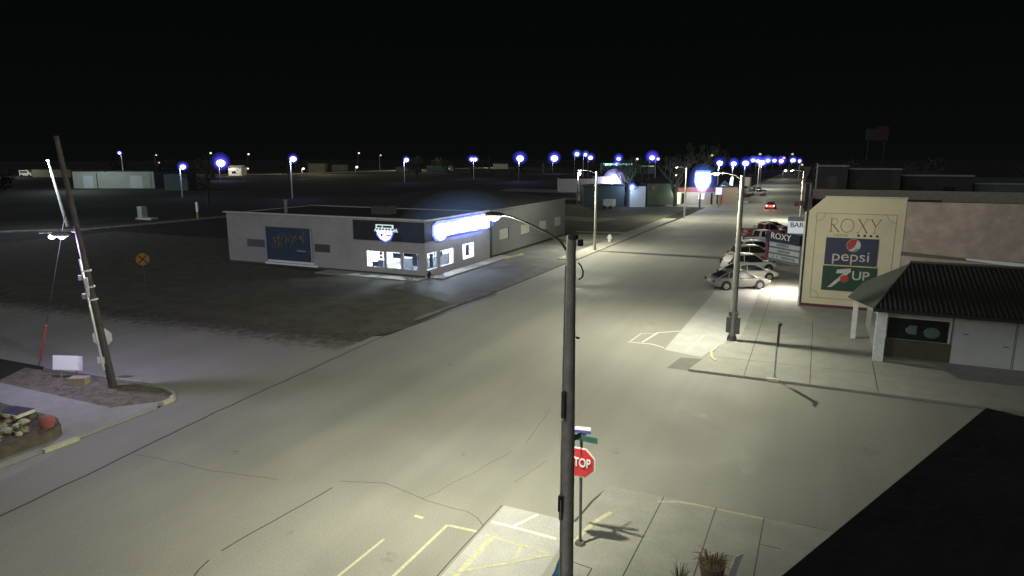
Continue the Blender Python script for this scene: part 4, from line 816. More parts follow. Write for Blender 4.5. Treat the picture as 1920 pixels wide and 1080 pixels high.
def car(name, label, cat, loc, deg, col, style, group='cars parked nose-in along the kerb', lower=None, lights=None, met=.35):
    t = thing(name, label, cat, (0, 0, 0), 0, group); t.location = loc; t.rotation_euler = (0, 0, R(deg)); ORG[t.name] = (0, 0, 0)
    S_ = STY[style]; key = '%s_%s' % (name, '_'.join('%02d' % int(c*100) for c in col))
    P = M('car_paint_'+key, col, .28, .05, 2, metal=met, spec=.6)
    secs = []
    for x, zb, zt, w_ in S_['body']:
        h_ = zt-zb
        secs.append([(x, -w_*.86, zb), (x, -w_, zb+h_*.25), (x, -w_, zb+h_*.62), (x, -w_*.93, zb+h_*.9), (x, -w_*.80, zt), (x, 0, zt+.02), (x, w_*.80, zt), (x, w_*.93, zb+h_*.9), (x, w_, zb+h_*.62), (x, w_, zb+h_*.25), (x, w_*.86, zb)])
    body = loft(MB(), secs).build('body', P, t, True)
    cb = S_['cab']; n = len(cb)
    def belt(x):
        for (a, _, za, wa), (b, _, zb_, wb_) in zip(S_['body'][:-1], S_['body'][1:]):
            if a <= x <= b: k = (x-a)/(b-a); return za+(zb_-za)*k, wa+(wb_-wa)*k
        return S_['body'][-1][2], S_['body'][-1][3]
    secs = []
    for i, (x, z, w_) in enumerate(cb):
        bz, bw = belt(x); zl = min(bz-.06, z-.02)
        secs.append([(x, -bw*.84, zl), (x, -w_, z-.05 if 0 < i < n-1 else z), (x, -w_*.85, z), (x, w_*.85, z), (x, w_, z-.05 if 0 < i < n-1 else z), (x, bw*.84, zl)])
    loft(MB(), secs).build('window_glass', CGLASS, t)
    m = MB(); o = [(x, z+.012, w_*.9) for x, z, w_ in cb[1:-1]]
    loft(m, [[(x, -w_, z-.03), (x, -w_*.8, z+.015), (x, w_*.8, z+.015), (x, w_, z-.03)] for x, z, w_ in o]).build('roof', P, t)
    m = MB()
    for s in (-1, 1):
        m.tube([(x, s*(w_+.0 if 0 < i < n-1 else belt(x)[1]*.82), z-.02) for i, (x, z, w_) in enumerate(cb)], .04, 5)
        xb = (cb[1][0]+cb[-2][0])/2-.05; bz, bw = belt(xb); m.tube([(xb, s*bw*.86, bz-.02), (xb, s*cb[2][2], cb[2][1]-.05)], .035, 5)
        x2 = cb[1][0]+.12; bz, bw = belt(x2); m.tube([(x2-.15, s*bw*.86, bz-.02), (x2, s*cb[1][2]*1.0, cb[1][1]-.05)], .06, 5)
    m.build('pillar', P, t)
    r = S_['r']
    for x in S_['wh']:
        for s in (-1, 1):
            wy = s*(S_['body'][4][3]-.10)
            MB().tube([(x, s*.55, r+.03), (x, s*(S_['body'][4][3]+.006), r+.03)], r+.075, 20).build('wheel_arch', RUB, t)
            wl = MB().tube([(x, wy-.11*s, r), (x, wy+.125*s, r)], r, 20).build('wheel', RUB, t)
            d = MB().tube([(x, wy+.10*s, r), (x, wy+.135*s, r)], r*.62, 14).build('rim', RIM, wl)
            h_ = MB()
            for k in range(5):
                a = k*1.2566; h_.tube([(x+math.cos(a)*r*.22, wy+.137*s, r+math.sin(a)*r*.22), (x+math.cos(a+.3)*r*.5, wy+.137*s, r+math.sin(a+.3)*r*.5)], r*.08, 4)
            h_.build('rim_hole', RUB, wl)
    fb, rb = S_['body'][-1], S_['body'][0]
    TLm = lights or M('tail_lens', (.13, .03, .03), .25); HLm = M('head_lens', (.65, .66, .68), .12, .05, 3, metal=.3)
    for s in (-1, 1):
        MB().obox((fb[0]-.13, s*fb[3]*.88, fb[2]-.04), (.30, .30, .14), s*R(-35)).build('headlight', HLm, t)
        MB().obox((rb[0]+.06, s*rb[3]*.92, rb[2]-.02), (.16, .32, .18 if style == 'sedan' else .34), s*R(22)).build('tail_light', TLm, t)
        bx_ = cb[-1][0]-.35; bz, bw = belt(bx_); MB().ball((bx_, s*(bw+.07), bz+.08), .1, 8, 6, (.7, 1, .7)).build('mirror', P, t)
        MB().obox((-.15, s*(S_['body'][4][3]+.004), .84 if style == 'sedan' else .94), (.2, .02, .03)).obox((-1.0, s*(S_['body'][3][3]+.006), .86 if style == 'sedan' else .96), (.2, .02, .03)).build('door_handle', P, t)
    MB().obox((rb[0]-.01, 0, rb[1]+.22), (.03, .50, .14)).build('licence_plate', PLATE, t)
    MB().obox((fb[0]-.02, 0, fb[1]+.1), (.06, fb[3]*1.2, .13)).build('grille', RUB, t)
    MB().obox((rb[0]+.02, 0, rb[1]+.02), (.10, rb[3]*1.9, .16)).build('bumper', lower or P, t)
    if lower: MB().box(-1.1, 1.2, -S_['body'][4][3]-.012, S_['body'][4][3]+.012, S_['body'][4][1]+.02, S_['body'][4][1]+.42).build('lower_panel', lower, t)
    if style == 'pickup': MB().box(rb[0]+.12, cb[0][0]-.12, -.74, .74, 1.0, belt(-2)[0]+.035).build('bed', RUB, t)
    return t
A = 33
car('silver_sedan', 'silver sedan parked nose-in, nearest the camera in the kerb row', 'car', (-4.75, 53.7, .006), A, (.24, .24, .22), 'sedan', met=.4)
car('white_sedan', 'white sedan parked second in the kerb row, right behind the silver one', 'car', (-4.3, 57.6, .006), A, (.60, .60, .54), 'sedan', met=.0)
car('white_suv', 'white suv with blue-tinted rear glass parked third in the kerb row', 'car', (-4.6, 61.6, .006), A, (.62, .62, .57), 'suv', met=.0)
car('tan_suv', 'tan and maroon suv parked beyond the two white cars', 'car', (-4.7, 68.0, .006), A, (.42, .32, .23), 'suv', lower=M('maroon_panel', (.25, .05, .05), .5), met=.1)
car('white_hatchback', 'white hatchback parked just beyond the tan and maroon suv', 'car', (-4.7, 72.2, .006), A, (.66, .66, .65), 'suv', met=0)
car('white_pickup', 'white pick-up truck parked behind the marquee panel, before the red one', 'pick-up truck', (-4.9, 82.0, .006), A, (.72, .66, .64), 'pickup', met=0)
car('red_pickup', 'bright red pick-up truck beyond the white one in the kerb row', 'pick-up truck', (-5.0, 90.5, .006), A, (.42, .11, .10), 'pickup', met=.1)
car('silver_hatchback', 'pale car at the far end of the kerb row beyond the red pick-up', 'car', (-4.6, 98.0, .006), A, (.5, .5, .48), 'sedan', met=.1)
mv = car('moving_car', 'dark red car with glowing tail lights driving away up the street', 'car', (-7.3, 143, .006), 90, (.30, .10, .08), 'sedan', group=None, lights=EM('tail_glow', (1, .62, .55), 5))
for s in (-.7, .7): lamp('tail_lamp', 'POINT', (-7.3+s, 140.2, .7), 60, (1, .25, .18), .15)

# ================================================================== FAR FIELD
def part(mb, name, mat, t): return mb.build(name, mat, t)
def house(name, label, x, y, wx, wy, h, wall, roof_h=0, roofm=None, openings=(), group=None, rz=0, fac='s'):
    """simple building with gable or flat roof; openings = (u, z0, width, height, mat, kind) along its south (near) face"""
    t = thing(name, label, 'building', (x, y, -.012), R(rz), group); ORG[t.name] = (0, 0, 0)
    MB().box(-wx/2, wx/2, 0, wy, 0, h).build('wall', wall, t)
    rm_ = roofm or BLACKROOF; e = .3
    if roof_h:
        MB().add([(-wx/2-e, -e, h), (wx/2+e, -e, h), (wx/2+e, wy+e, h), (-wx/2-e, wy+e, h), (-wx/2-e, wy/2, h+roof_h), (wx/2+e, wy/2, h+roof_h)], [(0, 1, 5, 4), (2, 3, 4, 5), (1, 2, 5), (3, 0, 4), (0, 3, 2, 1)]).build('roof', rm_, t)
    else: MB().box(-wx/2-.1, wx/2+.1, -.1, wy+.1, h+.002, h+.2).build('roof', rm_, t)
    for (u, z0, w_, h_, mt, kd) in openings:
        MB().box(u-w_/2, u+w_/2, -.06, -.003, z0, z0+h_).build(kd, mt, t)
    return t
DW = M('far_window_dark', (.02, .022, .03), .3); LWI = EM('far_window_lit', (1, .9, .6), 1.2); LWC = EM('far_window_cool', (.8, .95, 1), 2.0)
SH = M('shed_white', (.30, .33, .30), .8, .12, .3); DK = M('far_wall_dark', (.10, .10, .10), .85, .2, .3)

# lamps seen as points of light: pole, arm, oversized globe, emissive bloom halos and the lamp's small light on its surroundings
CORE = EM('lamp_core', (.80, .84, 1), 2.2); COREW = EM('lamp_core_warm', (1, .92, .8), 1.6)
def far_lamp(label, x, y, h, dx=1.2, r=.45, power=300, col=(.42, .48, 1), double=False, polem=None, group='distant blue-white street lamps', core=None, prad=.12, name='street_lamp', glow=True):
    t = thing(name, label, 'street lamp', (x, y, -.012), 0, group)
    MB().tube([(x, y, 0), (x, y, h-.2)], [prad*1.2, prad], 6).build('pole', polem or M('far_pole', (.55, .55, .5), .7), t)
    for s in ((1, -1) if double else (1,)):
        MB().tube([(x, y, h-.3), (x+dx*s, y, h)], prad*.5, 5).build('arm', STEEL, t)
        MB().ball((x+dx*s, y, h), r, 10, 8, (1, 1, .8)).build('lamp_globe', core or CORE, t, True)
        if glow:
            hc = random.choice(((.07, .08, 1), (.09, .07, .95), (.10, .16, 1), (.05, .06, .9))); hq = random.uniform(.85, 1.25)
            for q_, st_ in ((1.3*hq, .24), (1.62*hq, .12), (2.0*hq, .06)):
                MB().ball((x+dx*s, y, h+.25*r*(q_-1)), r*q_, 16, 12, (random.uniform(.9, 1.15), 1, random.uniform(.85, 1.1))).build('bloom_halo', GLOW('bloom_halo_%d_%d_%d' % (round(r*10), q_*10, hc[1]*100), hc, st_/r), t, True)  # nested emissive volumes imitate camera bloom round each globe
        if power:
            lo = lamp('lamp_light', 'POINT', (x+dx*s, y-.3, h-r-.35), power/(2 if double else 1), col, .3); lo.parent = t; lo.location = (dx*s, -.3, h-r-.35)
    return t

g24 = 24
house('shed', 'long pale shed with door panels far behind the utility pole', -215.6, 150.7, 27.5, 10, 5.6, M('shed_white', (.30, .33, .30)), openings=[(-8.6, 0, 3.4, 4.2, M('shed_panel', (.42, .47, .48), .7), 'door'), (7.8, 0, 4.2, 4.2, M('shed_panel', (.42, .47, .48), .7), 'door'), (-5.6, 0, .25, 5.2, DW, 'post'), (12.6, 0, .4, 5.0, M('green_pipe', (.15, .28, .08), .6), 'post')], rz=g24)
house('shed', 'dark bluish shed under the small blue lamp', -183.4, 148.7, 7.4, 6, 5.2, M('blue_shed', (.12, .17, .19), .7, .15, .4), rz=g24)
house('shed', 'dim tan shed left of the long pale shed', -375, 227.4, 21, 10, 4.0, M('tan_shed', (.20, .19, .13), .8), rz=g24)
house('house', 'small house lit brightly beside the large blue-white lamp', -309, 291, 7.6, 8, 4.6, M('lit_house', (.7, .66, .55), .8), 1.3, M('lit_roof', (.35, .33, .3), .8), [(-.6, 1.2, 2.2, 1.4, DW, 'window')], rz=g24)
house('barn', 'left one of two dim green-grey sheds beyond the far road', -328, 384, 12, 9, 6.3, M('barn_dim', (.15, .16, .11), .85), rz=g24)
house('barn', 'right one of two dim green-grey sheds beyond the far road', -326, 406, 10, 9, 5.2, M('barn_dim', (.15, .16, .11)), rz=g24)
house('barn', 'low dim shed beyond the far road behind the second pole lamp', -279, 428, 18, 9, 3.4, M('barn_dim2', (.12, .13, .12), .85), rz=g24)
house('house', 'small pale house by the far road under the double lamp', -272, 478, 7, 8, 4.2, M('pale_house', (.55, .53, .4), .8), 2.0, openings=[(0, 1, 1.5, 1.3, LWI, 'window')], rz=g24)
house('barn', 'low dim greenish shed left of the small pale house', -270, 454, 14, 9, 4.3, M('barn_green', (.12, .18, .14), .85), rz=g24)
house('house', 'pale tan house by the far road left of the bright pole lamp', -268, 569, 14, 9, 5.0, M('tan_house', (.45, .4, .28), .8), 1.4, rz=g24)
house('hall', 'long hall with a greenish-lit eave on the distant skyline', -118, 432, 20, 12, 7.0, M('hall_wall', (.15, .2, .18), .8), openings=[(0, 5.6, 19, 1.0, EM('eave_light', (.45, .95, .85), 1.2), 'light_strip'), (-6.5, 5.3, 4, 1.2, EM('eave_light2', (.6, 1, .95), 3), 'light_strip')], rz=g24)
house('hall', 'distant low building with a thin dim light strip', -100, 440, 9, 9, 5.6, M('hall_wall', (.15, .2, .18)), openings=[(0, 4.6, 8.4, .6, EM('eave_light3', (.6, .9, .6), .5), 'light_strip')], rz=g24)
flood = house('house', 'floodlit white house wall glaring behind the pale lamp pole', -56, 195, 7.4, 8, 4.6, M('flood_wall', (.80, .80, .82), .8), rz=g24)
house('house', 'grey garage wall left of the floodlit house', -64.5, 191.2, 11, 8, 4.0, M('garage_wall', (.42, .42, .4), .8), rz=g24)
b_ = house('kiosk', 'small white building under the blue lamp between the trees', -33.0, 137.2, 3.2, 5, 4.3, M('kiosk_white', (.5, .56, .54), .8), rz=g24)
house('house', 'dark green-walled house between the two bare trees', -29.7, 145.8, 6.6, 8, 4.6, M('green_wall', (.10, .13, .09), .85, .15, .5), openings=[(-2, 3.3, .6, .8, M('dim_pane', (.2, .2, .14), .5), 'window')], rz=g24)
house('house', 'dark teal house left of the white kiosk', -39.5, 134.5, 8.5, 8, 4.3, M('teal_dark', (.05, .07, .07), .85), rz=g24)
store = house('store', 'petrol store front under the bright shield sign', -23.2, 149.2, 9.4, 9, 3.7, M('store_wall', (.42, .36, .32), .8), openings=[
    (0, 2.75, 9.3, .9, M('store_band', (.30, .09, .08), .7), 'sign_band'), (-3.7, .2, .9, 2.4, EM('door_lime', (.75, 1, .45), 1.3), 'door'), (-2.7, .2, .5, 2.3, DW, 'window'), (-1.5, .5, 1.3, 1.8, M('store_dim', (.35, .36, .33), .5), 'window'), (1.3, 1.2, 1.3, 1.3, EM('store_window', (.8, .95, 1), 1.1), 'window'), (3.6, .1, .35, 2.5, DW, 'window')], rz=g24)
house('annex', 'pinkish annex wall with a red downpipe right of the store', -16.9, 154.4, 4.4, 8, 3.7, M('annex_wall', (.36, .30, .25), .85), openings=[(-1.4, 0, .3, 2.6, M('red_pipe', (.45, .08, .06), .5), 'downpipe')], rz=g24)
cn = thing('canopy', 'small canopy on white columns with a dark blue peak, past the store', 'canopy', (-17.2, 160, -.012))
MB().box(-19.3, -18.9, 160, 160.3, 0, 3).box(-18.2, -17.7, 160, 160.4, 0, 3).build('column', M('col_white', (.7, .76, .74), .6), cn)
MB().add([(-20.2, 159.8, 3.0), (-13.4, 159.8, 2.2), (-13.4, 163, 2.2), (-20.2, 163, 3.0), (-18.6, 161.4, 5.0), (-17, 161.4, 3.6)], [(0, 1, 5, 4), (1, 2, 5), (2, 3, 4, 5), (3, 0, 4), (0, 3, 2, 1)]).build('roof', M('canopy_blue', (.04, .09, .2), .6), cn)
MB().box(-20.2, -13.0, 159.6, 164, .02, .25).build('base', M('kerb_pale', (.6, .62, .55), .8), cn)
wsx = thing('pylon_sign', 'narrow white lit sign standing on the blue-peaked canopy', 'sign', (-17.2, 162.5, 3.6))
MB().tube([(-17.2, 162.5, 3.0), (-17.2, 162.5, 3.7)], .1, 6).build('post', STEEL, wsx)
MB().wprism([(-17.7, 3.6), (-16.9, 3.6), (-16.8, 5.6), (-17.1, 6.0), (-17.5, 5.4)], 162.4, 162.6).build('panel', EM('pylon_white', (.8, .95, 1), 1.3), wsx)
# bright shield sign
shs = thing('shield_sign', 'big overexposed white shield sign glowing blue on a post by the store', 'sign', (-20.6, 141, -.012))
SCX = -20.6
def shield(cx, z0, s): return [(cx-1.45*s, z0+3.6*s), (cx-1.5*s, z0+1.9*s), (cx-1.1*s, z0+.85*s), (cx, z0), (cx+1.1*s, z0+.85*s), (cx+1.5*s, z0+1.9*s), (cx+1.45*s, z0+3.6*s), (cx+1.2*s, z0+3.9*s), (cx-1.2*s, z0+3.9*s)]
MB().wprism(shield(SCX, 3.35, .98), 140.9, 141.1).build('sign_face', EM('shield_white', (.95, .96, 1), 3), shs)
MB().wprism([(x, z+.1) for x, z in shield(SCX, 3.0, 1.14)], 141.12, 141.22).build('bloom_plate', EM('shield_bloom_blue', (.15, .35, 1), 1.2), shs)  # oversized emissive plate added as the blue bloom of the sign
MB().wprism([(SCX-1.1, 3.75), (SCX-.2, 2.8), (SCX+.2, 2.8), (SCX+1.1, 3.75), (SCX, 3.4)], 140.8, 140.88).build('lower_band', EM('shield_red', (1, .25, .22), 1.0), shs)
MB().box(SCX-.5, SCX-.2, 140.9, 141.2, 0, 3.0).build('post', M('sign_post_dark', (.05, .05, .08), .6), shs)
lamp('shield_glow', 'POINT', (SCX, 139.5, 5), 900, (.7, .8, 1), .8)
blx = thing('beacon_sign', 'small blue-violet lit sign right of the shield sign', 'sign', (-17.3, 141.5, -.012))
MB().tube([(-17.3, 141.5, 0), (-17.3, 141.5, 3.2)], .07, 6).build('post', STEEL, blx)
MB().box(-17.95, -16.75, 141.4, 141.6, 2.7, 4.1).build('panel', EM('beacon_panel', (.35, .40, 1), 2.2), blx)
MB().box(-17.6, -17.05, 141.3, 141.38, 2.95, 3.7).build('lens', EM('beacon_lens', (.9, .92, 1), 6), blx)
[MB().ball((SCX, 141, 5.5), 1.0, 20, 14, (2.1*q_, 1.2, 2.5*q_)).build('bloom_halo', GLOW('shield_bloom', (.12, .22, 1), .10), shs, True) for q_ in (.95, 1.15, 1.4)]  # emissive ellipsoids added for the bloom round the shield
# greens: parked trucks up the street
car('green_truck', 'pale green truck parked left of the grey box truck, far up the street', 'truck', (-20, 204, .006), 30, (.30, .48, .40), 'pickup', group='trucks parked far up the street')
car('green_truck', 'teal green truck parked right of the grey box truck', 'truck', (-14.8, 207, .006), 30, (.16, .45, .38), 'pickup', group='trucks parked far up the street')
car('white_truck', 'whitish pick-up parked nearest, under the far lamp pole', 'truck', (-13.6, 192, .006), 30, (.55, .55, .48), 'pickup', group='trucks parked far up the street')
car('tan_truck', 'tan pick-up parked in front of the grey box truck', 'truck', (-16.8, 184, .006), 40, (.35, .28, .22), 'pickup', group='trucks parked far up the street')
bt = thing('box_truck', 'grey box truck standing tall among the green trucks', 'truck', (-17.2, 197, .006))
MB().box(-18.2, -16.0, 197, 202, 1.1, 4.7).build('cargo_box', M('box_grey', (.36, .33, .33), .7), bt)
MB().box(-18.0, -16.2, 195.3, 197, .7, 2.6).build('cab', M('box_grey', (.36, .33, .33)), bt)
MB().box(-17.9, -16.3, 195.25, 195.3, 1.7, 2.4).build('windscreen', CGLASS, bt)
for yy in (196.1, 200.6):
    for xx in (-18.15, -16.3): MB().tube([(xx, yy, .5), (xx+.25, yy, .5)], .5, 12).build('wheel', RUB, bt)
# mid-ground lawn strips, kerbs, boxes
struct('lawn_strips', MB().flat([(-39, 102), (-30.5, 102), (-29.5, 109), (-40, 110)], .004).flat([(-60, 150), (-47, 158), (-50, 166), (-66, 160)], .004).flat([(-90, 185), (-60, 185), (-58, 200), (-92, 205)], .004), GROUND('dry_lawn', (.13, .13, .09), (.2, .19, .13), .4))
struct('lawn', MB().flat([(-29.6, 84.5), (-22.6, 84.5), (-22.4, 141), (-60, 141), (-56, 84.5)], -.002), GROUND('night_lawn', (.05, .055, .035), (.09, .09, .06), .25, bump=.6))
struct('car_park', MB().flat([(-28.5, 141.5), (-19.5, 141.5), (-19.5, 166), (-28.5, 160)], .006).flat([(-24.2, 75), (-20.4, 86), (-29.3, 84.0), (-29.3, 79)], .008), CONC)
struct('side_path', MB().flat([(-29.5, 86.3), (-24, 86.3), (-20.7, 88), (-20.8, 89.3), (-29.5, 88)], .006), CONC)
struct('highway', MB().flat([(-600, 224), (-425, 229), (-328, 330), (-325, 720), (-316, 720), (-300, 318), (-410, 210), (-600, 200)], .004), GROUND('highway_asphalt', (.3, .28, .22), (.38, .35, .27), .05))
struct('rail_line', MB().kerb([(-118, 28), (-104, 48), (-98.5, 55), (-92.5, 60), (-91.4, 83), (-90, 130)], .35, -.01, .18), M('rail_pale', (.42, .40, .30), .7, .3, 1))
struct('rail_bed', MB().flat([(-122, 28), (-108, 50), (-101.5, 57), (-96, 62), (-95, 84), (-94, 130), (-91, 130), (-91.6, 83), (-92.6, 60.5), (-98.6, 55.4), (-104.2, 48.5), (-118.2, 28)], .004), GROUND('ballast', (.07, .07, .065), (.12, .12, .11), .5))
bx = thing('bench', 'pale block bench by the warm lamp on its short pole', 'bench', (-48.3, 149.2, -.012))
MB().box(-50.4, -46.4, 149, 150.4, .2, 1.7).build('seat', M('bench_pale', (.45, .47, .33), .8), bx)
MB().box(-50.6, -46.2, 148.6, 150.6, 1.702, 1.85).build('top', M('bench_top', (.35, .36, .26), .8), bx)
bx = thing('box_trailer', 'small white boxy trailer lying between the lawn and the kiosk', 'trailer', (-37, 129, -.012))
MB().box(-38, -36, 129, 131, .5, 1.9).build('body', M('trailer_white', (.42, .45, .44), .7), bx)
for xx in (-37.8, -36.5): MB().tube([(xx, 128.95, .35), (xx+.0, 129.15, .35)], .35, 10).build('wheel', RUB, bx)
hd = thing('fire_hydrant', 'small pale hydrant on the pavement right of the pale lamp pole', 'hydrant', (-21.9, 77.5, .08))
MB().tube([(-21.9, 77.5, .08), (-21.9, 77.5, .6), (-21.9, 77.5, .7), (-21.9, 77.5, .9)], [.2, .18, .26, .10], 10).build('body', M('hydrant_pale', (.7, .68, .6), .6), hd)
MB().tube([(-22.2, 77.5, .5), (-21.6, 77.5, .5)], .09, 8).build('outlet', M('hydrant_pale', (.7, .68, .6)), hd)
# cabinet and marker by the rail line
cb_ = thing('signal_cabinet', 'pale upright cabinet on a slab by the railway line', 'cabinet', (-101.6, 75.3, -.012))
MB().box(-102.3, -101.2, 75, 76, .1, 2.1).build('body', M('cabinet_pale', (.5, .6, .58), .7), cb_)
MB().box(-102.4, -98.6, 74.6, 76, 0, .3).build('base', M('slab_pale2', (.45, .5, .42), .8), cb_)
MB().box(-102.25, -101.25, 74.95, 75, .3, 1.9).build('door', M('cabinet_door', (.4, .5, .48), .7), cb_)
mkp = thing('marker_post', 'bright white marker post with amber foot by the railway line', 'post', (-92.3, 78.4, -.012))
MB().box(-92.5, -92.1, 78.3, 78.5, 1.3, 2.9).build('reflector', M('marker_white', (.9, .92, .9), .4, .03, 3), mkp)
MB().tube([(-92.3, 78.4, 0), (-92.3, 78.4, 1.3)], .17, 8).build('post', M('marker_amber', (.55, .42, .12), .6), mkp)
wp = thing('street_lamp', 'tall white lamp pole leaning far left beside the railway line', 'street lamp', (-100.6, 62.3, -.012))
MB().tube([(-100.6, 62.3, 0), (-101.4, 62, 5), (-102.3, 61.8, 9.6)], [.22, .2, .17], 8).build('pole', M('white_pole', (.75, .78, .72), .6), wp)
MB().tube([(-102.3, 61.8, 9.6), (-100.6, 60.8, 9.75)], .09, 6).build('arm', STEEL, wp)
MB().ball((-100.4, 60.6, 9.7), .3, 10, 6, (1, .6, .4)).build('lamp_head', EM('far_lens', (.8, .9, 1), 3), wp)
lamp('pole_light', 'POINT', (-101.6, 58.6, 8.8), 2600, (.75, .85, 1), .3)
cr_ = thing('parked_van', 'small pale van far left, lit by an added unseen light', 'van', (-388, 221.5, .0), R(24)); ORG[cr_.name] = (0, 0, 0)
MB().wprism([(-3.2, .8), (-3.2, 3.6), (1.6, 3.8), (2.6, 2.2), (3.3, 2.0), (3.4, .8)], 0, 2.2).build('body', M('van_pale', (.7, .7, .62), .5), cr_)
MB().box(-2.8, 1.2, -.05, -.003, 2.3, 3.2).build('window', CGLASS, cr_)
for xx in (-2, 2.1): MB().tube([(xx, -.05, .7), (xx, .3, .7)], .7, 10).build('wheel', RUB, cr_)

